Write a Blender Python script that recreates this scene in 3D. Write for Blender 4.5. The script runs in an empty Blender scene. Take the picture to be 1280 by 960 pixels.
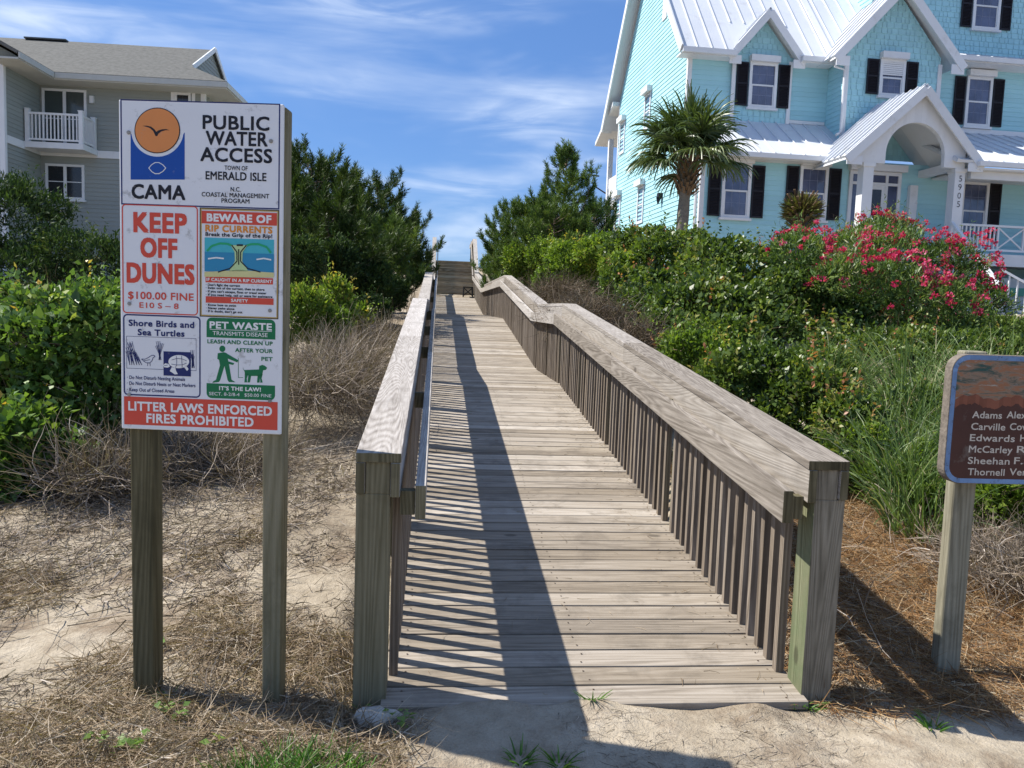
import bpy, math, random
import numpy as np
from mathutils import Vector, Matrix

random.seed(7)
RNG = np.random.default_rng(7)
SC = bpy.context.scene
COL = SC.collection
rad = math.radians

# ------------------------------------------------------------------ camera
CAM_H, PITCH, ROLL, FPX = 1.65, 0.0918, 0.0354, 1011.8
F_ = Vector((0, math.cos(PITCH), -math.sin(PITCH)))
U0 = Vector((0, math.sin(PITCH), math.cos(PITCH)))
R0 = Vector((1, 0, 0))
R_ = math.cos(ROLL) * R0 + math.sin(ROLL) * U0
U_ = -math.sin(ROLL) * R0 + math.cos(ROLL) * U0
cam_d = bpy.data.cameras.new('camera')
cam_d.sensor_width = 36.0
cam_d.lens = 36.0 * FPX / 1280.0
cam_d.clip_start, cam_d.clip_end = 0.05, 3000
cam = bpy.data.objects.new('camera', cam_d)
COL.objects.link(cam)
M3 = Matrix((R_, U_, -F_)).transposed()
cam.matrix_world = Matrix.Translation((0, 0, CAM_H)) @ M3.to_4x4()
SC.camera = cam

# ------------------------------------------------------------------ light
SUN_TRAVEL = Vector((0.765, -0.178, -1.03)).normalized()      # direction the light travels
sun_d = bpy.data.lights.new('sun', 'SUN')
sun_d.energy = 5.0
sun_d.angle = rad(0.53)
sun_d.color = (1.0, 0.95, 0.87)
sun = bpy.data.objects.new('sun', sun_d)
COL.objects.link(sun)
sun.rotation_euler = SUN_TRAVEL.to_track_quat('-Z', 'Y').to_euler()
SUN_EL = math.asin(-SUN_TRAVEL.z)
SUN_AZ = math.atan2(-SUN_TRAVEL.x, -SUN_TRAVEL.y)              # from +Y, clockwise

W = bpy.data.worlds.new('World')
SC.world = W
W.use_nodes = True
def world_nodes():
    nt = W.node_tree
    nt.nodes.clear()
    N = nt.nodes.new; L = nt.links.new
    out = N('ShaderNodeOutputWorld'); bg = N('ShaderNodeBackground')
    bg.inputs['Strength'].default_value = 0.066
    sky = N('ShaderNodeTexSky'); sky.sky_type = 'NISHITA'; sky.sun_disc = False
    sky.sun_elevation = SUN_EL; sky.sun_rotation = SUN_AZ
    sky.altitude = 0; sky.air_density = 1.0; sky.dust_density = 0.25; sky.ozone_density = 3.0
    # thin cirrus: noise on the direction projected to a high flat layer
    tc = N('ShaderNodeTexCoord'); sep = N('ShaderNodeSeparateXYZ'); L(tc.outputs['Generated'], sep.inputs[0])
    zz = N('ShaderNodeMath'); zz.operation = 'MULTIPLY'; L(sep.outputs['Z'], zz.inputs[0]); zz.inputs[1].default_value = 1.5
    cmb = N('ShaderNodeCombineXYZ'); L(sep.outputs['X'], cmb.inputs[0]); L(zz.outputs[0], cmb.inputs[1]); L(sep.outputs['Y'], cmb.inputs[2])
    def layer(rot, scl, scale, detail, lo, hi, off, dist):
        mp = N('ShaderNodeMapping'); L(cmb.outputs[0], mp.inputs[0])
        mp.inputs['Rotation'].default_value = (0, 0, rad(rot)); mp.inputs['Scale'].default_value = scl
        mp.inputs['Location'].default_value = off
        no = N('ShaderNodeTexNoise'); L(mp.outputs[0], no.inputs['Vector'])
        no.inputs['Scale'].default_value = scale; no.inputs['Detail'].default_value = detail
        no.inputs['Roughness'].default_value = 0.55; no.inputs['Distortion'].default_value = dist
        mr = N('ShaderNodeMapRange'); mr.interpolation_type = 'SMOOTHSTEP'
        L(no.outputs[0], mr.inputs[0]); mr.inputs[1].default_value = lo; mr.inputs[2].default_value = hi
        return mr.outputs[0]
    a = layer(-38, (1.0, 2.0, 1), 2.6, 4, 0.36, 0.72, (3.70, 1.015, 0.3), 0.4)
    b = layer(-52, (0.9, 3.0, 1), 7.0, 10, 0.36, 0.70, (0.655, 5.015, 0), 0.8)
    c = layer(-3, (0.6, 3.2, 1), 3.0, 6, 0.50, 0.78, (9.0, 2.6, 0), 0.3)
    m1 = N('ShaderNodeMath'); m1.operation = 'MULTIPLY'; L(a, m1.inputs[0]); L(b, m1.inputs[1])
    m2 = N('ShaderNodeMath'); m2.operation = 'MULTIPLY_ADD'; L(a, m2.inputs[0]); m2.inputs[1].default_value = 0.16; L(m1.outputs[0], m2.inputs[2])
    m3 = N('ShaderNodeMath'); m3.operation = 'MULTIPLY_ADD'; L(c, m3.inputs[0]); m3.inputs[1].default_value = 0.42; L(m2.outputs[0], m3.inputs[2])
    m4 = N('ShaderNodeMath'); m4.operation = 'MULTIPLY'; m4.use_clamp = True; L(m3.outputs[0], m4.inputs[0]); m4.inputs[1].default_value = 0.85
    tint = N('ShaderNodeMix'); tint.data_type = 'RGBA'; tint.blend_type = 'MULTIPLY'; tint.inputs['Factor'].default_value = 1.0
    L(sky.outputs[0], tint.inputs[6]); tint.inputs[7].default_value = SKY_TINT
    mix = N('ShaderNodeMix'); mix.data_type = 'RGBA'
    L(m4.outputs[0], mix.inputs['Factor']); flat = N('ShaderNodeMix'); flat.data_type = 'RGBA'; flat.inputs['Factor'].default_value = 0.40
    L(tint.outputs[2], flat.inputs[6]); flat.inputs[7].default_value = SKY_BASE; L(flat.outputs[2], mix.inputs[6]); mix.inputs[7].default_value = CLOUD
    L(mix.outputs[2], bg.inputs['Color']); L(bg.outputs[0], out.inputs[0])
SKY_TINT = (0.72, 0.92, 1.18, 1)
SKY_BASE = (1.55, 3.45, 8.3, 1)
CLOUD = (7.6, 8.8, 10.8, 1)
world_nodes()
SC.view_settings.view_transform = 'Standard'
SC.view_settings.look = 'None'
SC.view_settings.exposure = 0.72
SC.view_settings.gamma = 1.0
SC.cycles.max_bounces = 6
SC.cycles.transparent_max_bounces = 4

# ------------------------------------------------------------------ helpers
def at(px, py, Y):
    """world point seen at photo pixel (1280x960) at forward distance Y metres"""
    d = F_ + R_ * ((px - 640) / FPX) - U_ * ((py - 480) / FPX)
    return Vector((0, 0, CAM_H)) + d * (Y / d.y)

def tag(o, label=None, cat=None, group=None, kind=None):
    if label: o['label'] = label
    if cat: o['category'] = cat
    if group: o['group'] = group
    if kind: o['kind'] = kind
    return o

def empty(name, loc=(0, 0, 0), rz=0.0, label=None, cat=None, group=None, parent=None):
    o = bpy.data.objects.new(name, None)
    COL.objects.link(o); o.location = loc; o.rotation_euler = (0, 0, rz)
    o.empty_display_size = 0.1
    if parent: o.parent = parent
    return tag(o, label, cat, group)

def link(name, me, parent=None):
    o = bpy.data.objects.new(name, me); COL.objects.link(o)
    if parent: o.parent = parent
    return o

class MB:
    """collects polygons, each with a random number, and links them as one mesh object"""
    def __init__(s): s.v = []; s.f = []; s.r = []
    def poly(s, pts, r=None):
        i = len(s.v); s.v += [tuple(p) for p in pts]; s.f.append(tuple(range(i, i + len(pts))))
        s.r.append(random.random() if r is None else r)
    def hexa(s, c, r=None):
        """8 corners: 4 bottom (ccw), 4 top"""
        r = random.random() if r is None else r
        i = len(s.v); s.v += [tuple(p) for p in c]
        for q in ((3, 2, 1, 0), (4, 5, 6, 7), (0, 1, 5, 4), (1, 2, 6, 5), (2, 3, 7, 6), (3, 0, 4, 7)):
            s.f.append(tuple(i + k for k in q)); s.r.append(r)
    def box(s, x0, x1, y0, y1, z0, z1, r=None):
        s.hexa([(x0, y0, z0), (x1, y0, z0), (x1, y1, z0), (x0, y1, z0), (x0, y0, z1), (x1, y0, z1), (x1, y1, z1), (x0, y1, z1)], r)
    def beam(s, a, b, w, h, r=None, up=(0, 0, 1)):
        """bar from a to b, w wide, h high, centred"""
        a = Vector(a); b = Vector(b); d = (b - a).normalized()
        sd = d.cross(Vector(up))
        if sd.length < 1e-5: sd = d.cross(Vector((0, 1, 0)))
        sd.normalize(); u = sd.cross(d)
        sd = sd * w / 2; u = u * h / 2
        s.hexa([a - sd - u, a + sd - u, b + sd - u, b - sd - u, a - sd + u, a + sd + u, b + sd + u, b - sd + u], r)
    def prism(s, poly, off, r=None):
        """planar polygon (3D pts) extruded by vector off"""
        r = random.random() if r is None else r
        off = Vector(off); n = len(poly); i = len(s.v)
        s.v += [tuple(p) for p in poly] + [tuple(Vector(p) + off) for p in poly]
        s.f.append(tuple(range(i + n - 1, i - 1, -1))); s.r.append(r)
        s.f.append(tuple(range(i + n, i + 2 * n))); s.r.append(r)
        for k in range(n):
            k2 = (k + 1) % n
            s.f.append((i + k, i + k2, i + n + k2, i + n + k)); s.r.append(r)
    def tube(s, pts, radii, n=8, r=None, cap=True):
        r = random.random() if r is None else r
        pts = [Vector(p) for p in pts]; rings = []
        for k, p in enumerate(pts):
            d = (pts[min(k + 1, len(pts) - 1)] - pts[max(k - 1, 0)]).normalized()
            a = d.cross(Vector((0.31, 0.95, 0.11))).normalized(); b = d.cross(a)
            i = len(s.v)
            for j in range(n):
                t = 2 * math.pi * j / n
                s.v.append(tuple(p + (a * math.cos(t) + b * math.sin(t)) * radii[k]))
            rings.append(i)
        for k in range(len(rings) - 1):
            for j in range(n):
                j2 = (j + 1) % n
                s.f.append((rings[k] + j, rings[k] + j2, rings[k + 1] + j2, rings[k + 1] + j)); s.r.append(r)
        if cap:
            s.f.append(tuple(rings[-1] + j for j in range(n))); s.r.append(r)
            s.f.append(tuple(rings[0] + j for j in reversed(range(n)))); s.r.append(r)
    def mesh(s, name, mat, smooth=False):
        me = bpy.data.meshes.new(name); me.from_pydata(s.v, [], s.f)
        at_ = me.attributes.new('rnd', 'FLOAT', 'FACE'); at_.data.foreach_set('value', np.array(s.r, dtype=np.float32))
        for m in (mat if isinstance(mat, (list, tuple)) else [mat]): me.materials.append(m)
        if smooth: me.polygons.foreach_set('use_smooth', [True] * len(me.polygons))
        me.update(); return me
    def build(s, name, mat, parent=None, smooth=False, bevel=0.0):
        o = link(name, s.mesh(name, mat, smooth), parent)
        if bevel:
            m = o.modifiers.new('bevel', 'BEVEL'); m.width = bevel; m.segments = 2; m.limit_method = 'ANGLE'; m.angle_limit = rad(40)
        return o

def np_mesh(name, V, Q, R, mat, parent=None):
    """V (n,3) verts, Q (m,4) quads, R (m,) random per face"""
    me = bpy.data.meshes.new(name)
    V = np.ascontiguousarray(V, dtype=np.float32); Q = np.ascontiguousarray(Q, dtype=np.int32)
    me.vertices.add(len(V)); me.vertices.foreach_set('co', V.ravel())
    m, k = Q.shape
    me.loops.add(m * k); me.loops.foreach_set('vertex_index', Q.ravel())
    me.polygons.add(m)
    me.polygons.foreach_set('loop_start', np.arange(0, m * k, k, dtype=np.int32))
    a = me.attributes.new('rnd', 'FLOAT', 'FACE'); a.data.foreach_set('value', np.ascontiguousarray(R, dtype=np.float32))
    for mm in (mat if isinstance(mat, (list, tuple)) else [mat]): me.materials.append(mm)
    me.update(calc_edges=True); me.validate()
    return link(name, me, parent)

def nrm(a): return a / np.maximum(np.linalg.norm(a, axis=-1, keepdims=True), 1e-9)
def rdir(n): return nrm(RNG.normal(size=(n, 3)))

# value noise, vectorised
_T = RNG.random((64, 64, 64)).astype(np.float32)
def vnoise(p):
    p = np.asarray(p, dtype=np.float64); i = np.floor(p).astype(int); f = p - i; f = f * f * (3 - 2 * f)
    o = 0
    for dx in (0, 1):
        for dy in (0, 1):
            for dz in (0, 1):
                w = (f[..., 0] if dx else 1 - f[..., 0]) * (f[..., 1] if dy else 1 - f[..., 1]) * (f[..., 2] if dz else 1 - f[..., 2])
                o = o + w * _T[(i[..., 0] + dx) % 64, (i[..., 1] + dy) % 64, (i[..., 2] + dz) % 64]
    return o
def fbm2(x, y, sc, oct=4, seed=0.0):
    o = 0; a = 0.5; s = sc
    for k in range(oct):
        o = o + a * (vnoise(np.stack([x * s + seed, y * s + seed * 1.7, np.full_like(x, seed + k * 3.3)], -1)) - 0.5)
        a *= 0.5; s *= 2.03
    return o

# ------------------------------------------------------------------ materials
MATS = {}
class NT:
    def __init__(s, name):
        s.m = bpy.data.materials.new(name); s.m.use_nodes = True; s.t = s.m.node_tree; s.t.nodes.clear()
        s.out = s.n('ShaderNodeOutputMaterial')
    def n(s, typ, **kw):
        x = s.t.nodes.new(typ)
        for k, v in kw.items(): setattr(x, k, v)
        return x
    def l(s, a, b): s.t.links.new(a, b)
    def attr(s): 
        a = s.n('ShaderNodeAttribute'); a.attribute_name = 'rnd'; return a.outputs['Fac']
    def math(s, op, a, b=None, clamp=False):
        x = s.n('ShaderNodeMath', operation=op); x.use_clamp = clamp
        for i, q in enumerate((a, b)):
            if q is None: continue
            if isinstance(q, (int, float)): x.inputs[i].default_value = q
            else: s.l(q, x.inputs[i])
        return x.outputs[0]
    def ramp(s, fac, stops):
        r = s.n('ShaderNodeValToRGB'); e = r.color_ramp.elements
        e[0].position, e[0].color = stops[0][0], (*stops[0][1], 1)
        e[1].position, e[1].color = stops[-1][0], (*stops[-1][1], 1)
        for p, c in stops[1:-1]:
            q = e.new(p); q.color = (*c, 1)
        s.l(fac, r.inputs[0]); return r.outputs[0]
    def noise(s, vec, scale, detail=4, rough=0.55, dist=0.0):
        x = s.n('ShaderNodeTexNoise'); s.l(vec, x.inputs['Vector'])
        x.inputs['Scale'].default_value = scale; x.inputs['Detail'].default_value = detail
        x.inputs['Roughness'].default_value = rough; x.inputs['Distortion'].default_value = dist
        return x.outputs[0]
    def mix(s, f, a, b, mode='MIX'):
        x = s.n('ShaderNodeMix', data_type='RGBA', blend_type=mode)
        for i, q in ((0, f), (6, a), (7, b)):
            if isinstance(q, (int, float)): x.inputs[i].default_value = q
            elif isinstance(q, tuple): x.inputs[i].default_value = (*q, 1)
            else: s.l(q, x.inputs[i])
        return x.outputs[2]
    def bump(s, h, strength=0.3, dist=0.01):
        b = s.n('ShaderNodeBump'); b.inputs['Strength'].default_value = strength; b.inputs['Distance'].default_value = dist
        s.l(h, b.inputs['Height']); return b.outputs[0]
    def bsdf(s, col, rough=0.8, normal=None, spec=0.3, metal=0.0):
        b = s.n('ShaderNodeBsdfPrincipled')
        if isinstance(col, tuple): b.inputs['Base Color'].default_value = (*col, 1)
        else: s.l(col, b.inputs['Base Color'])
        if isinstance(rough, (int, float)): b.inputs['Roughness'].default_value = rough
        else: s.l(rough, b.inputs['Roughness'])
        b.inputs['Specular IOR Level'].default_value = spec; b.inputs['Metallic'].default_value = metal
        if normal is not None: s.l(normal, b.inputs['Normal'])
        s.l(b.outputs[0], s.out.inputs[0]); return b

def mat_wood(name, axis, dark, mid, light, green=None, grain=1.0, rough=0.85, ringw=1.05, stain=0.3):
    """weathered timber, grain along local axis"""
    t = NT(name)
    tc = t.n('ShaderNodeTexCoord'); r = t.attr()
    off = t.n('ShaderNodeVectorMath', operation='SCALE')
    cx = t.n('ShaderNodeCombineXYZ'); t.l(r, cx.inputs[0]); t.l(t.math('MULTIPLY', r, 1.73), cx.inputs[1]); t.l(t.math('MULTIPLY', r, 2.31), cx.inputs[2])
    t.l(cx.outputs[0], off.inputs[0]); off.inputs['Scale'].default_value = 61.0
    ad = t.n('ShaderNodeVectorMath', operation='ADD'); t.l(tc.outputs['Object'], ad.inputs[0]); t.l(off.outputs[0], ad.inputs[1])
    mp = t.n('ShaderNodeMapping'); t.l(ad.outputs[0], mp.inputs[0])
    sc = [1, 1, 1]; sc['xyz'.index(axis)] = 0.045
    mp.inputs['Scale'].default_value = sc
    big = t.noise(mp.outputs[0], 9, 3, 0.5, 0.6)
    # growth rings: fold of a stretched noise field
    ring = t.math('FRACT', t.math('MULTIPLY', t.noise(mp.outputs[0], 5.0, 1.5, 0.45, 0.25), 30.0 * grain))
    ring = t.math('ABSOLUTE', t.math('SUBTRACT', ring, 0.5))
    fine = t.noise(mp.outputs[0], 70, 5, 0.65)
    h = t.math('ADD', t.math('MULTIPLY', ring, ringw), t.math('MULTIPLY', fine, 0.75 + (1.05 - ringw) * .5))
    f = t.math('ADD', t.math('MULTIPLY', h, 0.62), t.math('MULTIPLY', big, 0.34))
    f = t.math('ADD', f, t.math('MULTIPLY', t.math('SUBTRACT', r, 0.5), 0.26))
    col = t.ramp(f, [(0.28, dark), (0.52, mid), (0.82, light)])
    # per board tone
    tone = t.ramp(t.math('FRACT', t.math('MULTIPLY', r, 7.13)), [(0.0, (0.80, 0.77, 0.72)), (0.5, (1, 1, 1)), (1.0, (1.12, 1.13, 1.15))])
    col = t.mix(1.0, col, tone, 'MULTIPLY')
    # rain stains and mildew with blurred, blotchy shapes
    sv = t.noise(ad.outputs[0], 3.2, 7, 0.68, 0.4)
    sm = t.n('ShaderNodeMapRange'); t.l(sv, sm.inputs[0]); sm.inputs[1].default_value = 0.50; sm.inputs[2].default_value = 0.68; sm.inputs[4].default_value = stain
    col = t.mix(sm.outputs[0], col, tuple(c * 0.8 for c in dark))
    if green:
        g = t.noise(tc.outputs['Object'], 2.2, 4, 0.6)
        gm = t.n('ShaderNodeMapRange'); t.l(g, gm.inputs[0]); gm.inputs[1].default_value = 0.42; gm.inputs[2].default_value = 0.66; gm.inputs[4].default_value = 0.8
        col = t.mix(gm.outputs[0], col, green)
    # knots and dark checks
    kn = t.n('ShaderNodeTexVoronoi'); kn.inputs['Scale'].default_value = 3.3
    mk = t.n('ShaderNodeMapping'); t.l(ad.outputs[0], mk.inputs[0]); s2 = [1, 1, 1]; s2['xyz'.index(axis)] = 0.5; mk.inputs['Scale'].default_value = s2
    t.l(mk.outputs[0], kn.inputs['Vector'])
    km = t.n('ShaderNodeMapRange'); t.l(kn.outputs['Distance'], km.inputs[0]); km.inputs[1].default_value = 0.05; km.inputs[2].default_value = 0.085; km.inputs[3].default_value = 0.7; km.inputs[4].default_value = 0.0
    col = t.mix(km.outputs[0], col, tuple(c * 0.55 for c in dark))
    t.bsdf(col, rough, t.bump(t.math('SUBTRACT', h, t.math('MULTIPLY', km.outputs[0], 0.2)), 0.55, 0.004), 0.25)
    return t.m

def mat_plain(name, col, rough=0.6, spec=0.35, var=0.08, scale=3.0, bump=0.0, metal=0.0, bscale=60, dirt=None):
    t = NT(name); tc = t.n('ShaderNodeTexCoord'); o = tc.outputs['Object']
    n = t.noise(o, scale, 5, 0.6); r = t.attr()
    f = t.math('ADD', t.math('MULTIPLY', n, 0.7), t.math('MULTIPLY', r, 0.3))
    c = t.ramp(f, [(0.2, tuple(x * (1 - var * 1.6) for x in col)), (0.5, col), (0.8, tuple(min(1, x * (1 + var)) for x in col))])
    if dirt:
        d = t.noise(o, dirt[1], 6, 0.7)
        mr = t.n('ShaderNodeMapRange'); t.l(d, mr.inputs[0]); mr.inputs[1].default_value = dirt[2]; mr.inputs[2].default_value = dirt[2] + 0.1; mr.inputs[4].default_value = dirt[3]
        c = t.mix(mr.outputs[0], c, dirt[0])
    nn = t.bump(t.noise(o, bscale, 4), bump, 0.01) if bump else None
    t.bsdf(c, rough, nn, spec, metal)
    return t.m

def mat_leaf(name, stops, trans=0.35, gloss=0.12, rough=0.42):
    t = NT(name); r = t.attr()
    c = t.ramp(r, stops)
    d = t.n('ShaderNodeBsdfPrincipled'); t.l(c, d.inputs['Base Color']); d.inputs['Roughness'].default_value = rough
    d.inputs['Specular IOR Level'].default_value = gloss * 3
    tr = t.n('ShaderNodeBsdfTranslucent')
    t.l(t.mix(1.0, c, (1.25, 1.3, 0.55), 'MULTIPLY'), tr.inputs[0])
    ms = t.n('ShaderNodeMixShader'); ms.inputs[0].default_value = trans
    t.l(d.outputs[0], ms.inputs[1]); t.l(tr.outputs[0], ms.inputs[2]); t.l(ms.outputs[0], t.out.inputs[0])
    return t.m

M = {}
M['deck'] = mat_wood('deck_timber', 'x', (0.135, 0.112, 0.086), (0.275, 0.235, 0.187), (0.405, 0.362, 0.305), ringw=0.55, stain=.55)
M['cap'] = mat_wood('cap_timber', 'y', (0.150, 0.130, 0.110), (0.312, 0.282, 0.250), (0.47, 0.438, 0.405), grain=1.2, ringw=.62, stain=.3)
M['rail'] = mat_wood('rail_timber', 'y', (0.150, 0.130, 0.108), (0.310, 0.280, 0.247), (0.47, 0.438, 0.40), grain=1.2, ringw=.65, stain=.28)
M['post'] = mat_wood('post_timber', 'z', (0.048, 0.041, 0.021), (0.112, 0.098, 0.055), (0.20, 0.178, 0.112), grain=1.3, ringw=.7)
M['post_green'] = mat_wood('green_post_timber', 'z', (0.09, 0.09, 0.05), (0.17, 0.175, 0.10), (0.26, 0.26, 0.17), green=(0.095, 0.145, 0.065), grain=1.2)
M['post_bright'] = mat_wood('bright_post_timber', 'z', (0.085, 0.074, 0.052), (0.19, 0.168, 0.125), (0.30, 0.27, 0.21), grain=1.1, ringw=.65)
M['baluster'] = mat_wood('baluster_timber', 'z', (0.105, 0.084, 0.064), (0.205, 0.168, 0.132), (0.32, 0.272, 0.222), grain=0.8)
M['stair'] = mat_wood('stair_timber', 'x', (0.14, 0.112, 0.075), (0.29, 0.238, 0.168), (0.42, 0.36, 0.27))
M['oldpost'] = mat_wood('sign_post_timber', 'z', (0.085, 0.076, 0.050), (0.175, 0.160, 0.112), (0.31, 0.29, 0.215), grain=1.0, ringw=.6, stain=.5)
# ------------------------------------------------------------------ boardwalk frame and terrain
TH = 0.0947
BW_O = Vector((0, 3.1125, 0))
BD = Vector((-math.sin(TH), math.cos(TH), 0)); BN = Vector((math.cos(TH), math.sin(TH), 0))
S1, S2, S3, S4, S5 = 6.99, 9.45, 16.18, 24.64, 32.04
M1, M2, M3_ = 0.0985, 0.1044, 0.0932
Z0 = 0.04
TL, TR = -0.4433, 1.2806
def zd(s):
    return Z0 + M1 * np.clip(s, None, S1) + M2 * np.clip(s - S2, 0, S3 - S2) + M3_ * np.clip(s - S4, 0, S5 - S4)
ZTOP = float(zd(S5)); NST, RISE, RUN = 10, 0.165, 0.28
S6 = S5 + NST * RUN; ZL = ZTOP + NST * RISE

def smooth(a, b, x):
    t = np.clip((x - a) / (b - a), 0, 1); return t * t * (3 - 2 * t)
def zt(x, y, fine=True):
    x = np.asarray(x, float); y = np.asarray(y, float)
    s = -math.sin(TH) * x + math.cos(TH) * (y - 3.1125)
    t = math.cos(TH) * x + math.sin(TH) * (y - 3.1125)
    sp = np.clip(s, 0, None)
    base = np.where(s > 0, zd(np.clip(sp, 0, S5)) - Z0, 0.0)
    crest = 1.5 * smooth(S5 - 1.0, S6 + 1.0, s) - 4.2 * smooth(S6 + 6, S6 + 30, s)
    z = base + crest
    # under the walkway the sand lies a hand below the boards
    on = smooth(0.06, 0.22, s) * (smooth(-0.75, -0.5, t) * (1 - smooth(1.32, 1.6, t)))
    z = z - 0.17 * on * (s < S6 + 4)
    z = z + 0.042 * (1 - smooth(0.06, 0.17, s)) * smooth(-0.6, -0.3, t) * (1 - smooth(1.12, 1.28, t)) * smooth(-0.7, 0.0, s)
    # dune banks
    z = z + 0.10 * np.clip(t - 1.7, 0, 6) * smooth(0.6, 5, s) * (1 - smooth(18, 26, s))
    z = z + 0.9 * np.exp(-(((x - 4.3) / 2.4) ** 2 + ((y - 13.0) / 3.0) ** 2))
    z = z + 0.05 * np.clip(-t - 1.6, 0, 8) * smooth(1.0, 5, s)
    z = z + 0.25 * fbm2(x, y, 0.35, 3, 2.0) * smooth(0.5, 6, np.abs(s)) * (1 - on)
    if fine:
        w = 1 - 0.85 * on
        for (cx, cy, rx, ry) in ((-1.22, 3.16, .62, .28), (2.05, 3.62, .30, .28), (1.40, 3.33, .22, .20)):
            k = np.exp(-(((x - cx) / rx) ** 2 + ((y - cy) / ry) ** 2)); z = z * (1 - k); w = w * (1 - .8 * k)
        z = z + w * (0.10 * fbm2(x, y, 1.3, 4, 5.0) + 0.045 * fbm2(x, y, 6.0, 4, 9.0))
    return z

def mat_sand():
    t = NT('sand'); tc = t.n('ShaderNodeTexCoord'); o = tc.outputs['Object']
    n1 = t.noise(o, 0.9, 6, 0.6); n2 = t.noise(o, 9, 6, 0.65); n3 = t.noise(o, 110, 3, 0.7)
    f = t.math('ADD', t.math('MULTIPLY', n1, 0.5), t.math('ADD', t.math('MULTIPLY', n2, 0.35), t.math('MULTIPLY', n3, 0.2)))
    c = t.ramp(f, [(0.36, (0.19, 0.152, 0.110)), (0.5, (0.325, 0.275, 0.205)), (0.66, (0.46, 0.40, 0.312))])
    # humus and fine litter broken into the sand in patches
    p = t.noise(o, 1.7, 8, 0.72, 0.5)
    mr = t.n('ShaderNodeMapRange'); t.l(p, mr.inputs[0]); mr.inputs[1].default_value = 0.49; mr.inputs[2].default_value = 0.62; mr.inputs[4].default_value = 0.8
    c = t.mix(mr.outputs[0], c, (0.17, 0.125, 0.085))
    sp = t.noise(o, 190, 2, 0.5)
    ms = t.n('ShaderNodeMapRange'); t.l(sp, ms.inputs[0]); ms.inputs[1].default_value = 0.66; ms.inputs[2].default_value = 0.72; ms.inputs[4].default_value = 0.5
    c = t.mix(ms.outputs[0], c, (0.09, 0.07, 0.05))
    h = t.math('ADD', t.math('MULTIPLY', n2, 0.6), t.math('MULTIPLY', n3, 0.12))
    t.bsdf(c, 0.95, t.bump(h, 1.0, 0.05), 0.1)
    return t.m
M['sand'] = mat_sand()

def spaced(lo, hi, step, far_lo, far_hi, g=1.22):
    a = list(np.arange(lo, hi + 1e-6, step)); d = step
    x = a[-1]
    while x < far_hi: d *= g; x += d; a.append(x)
    d = step; x = a[0]; b = []
    while x > far_lo: d *= g; x -= d; b.append(x)
    return np.array(b[::-1] + a)
def terrain():
    xs = spaced(-4.2, 4.6, 0.045, -500, 500); ys = spaced(1.6, 8.5, 0.045, -60, 700, 1.12)
    X, Y = np.meshgrid(xs, ys); Z = zt(X, Y)
    far = smooth(60, 140, np.hypot(X, Y)); Z = Z * (1 - far) + far * -0.4
    V = np.stack([X, Y, Z], -1).reshape(-1, 3); nx, ny = len(xs), len(ys)
    i = (np.arange(ny - 1)[:, None] * nx + np.arange(nx - 1)[None, :]).ravel()
    Q = np.stack([i, i + 1, i + nx + 1, i + nx], -1)
    o = np_mesh('ground', V, Q, np.zeros(len(Q)), M['sand'])
    o.data.polygons.foreach_set('use_smooth', [True] * len(Q))
    tag(o, 'pale sandy dune ground with scattered dry litter', 'ground', kind='structure')
terrain()

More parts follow.
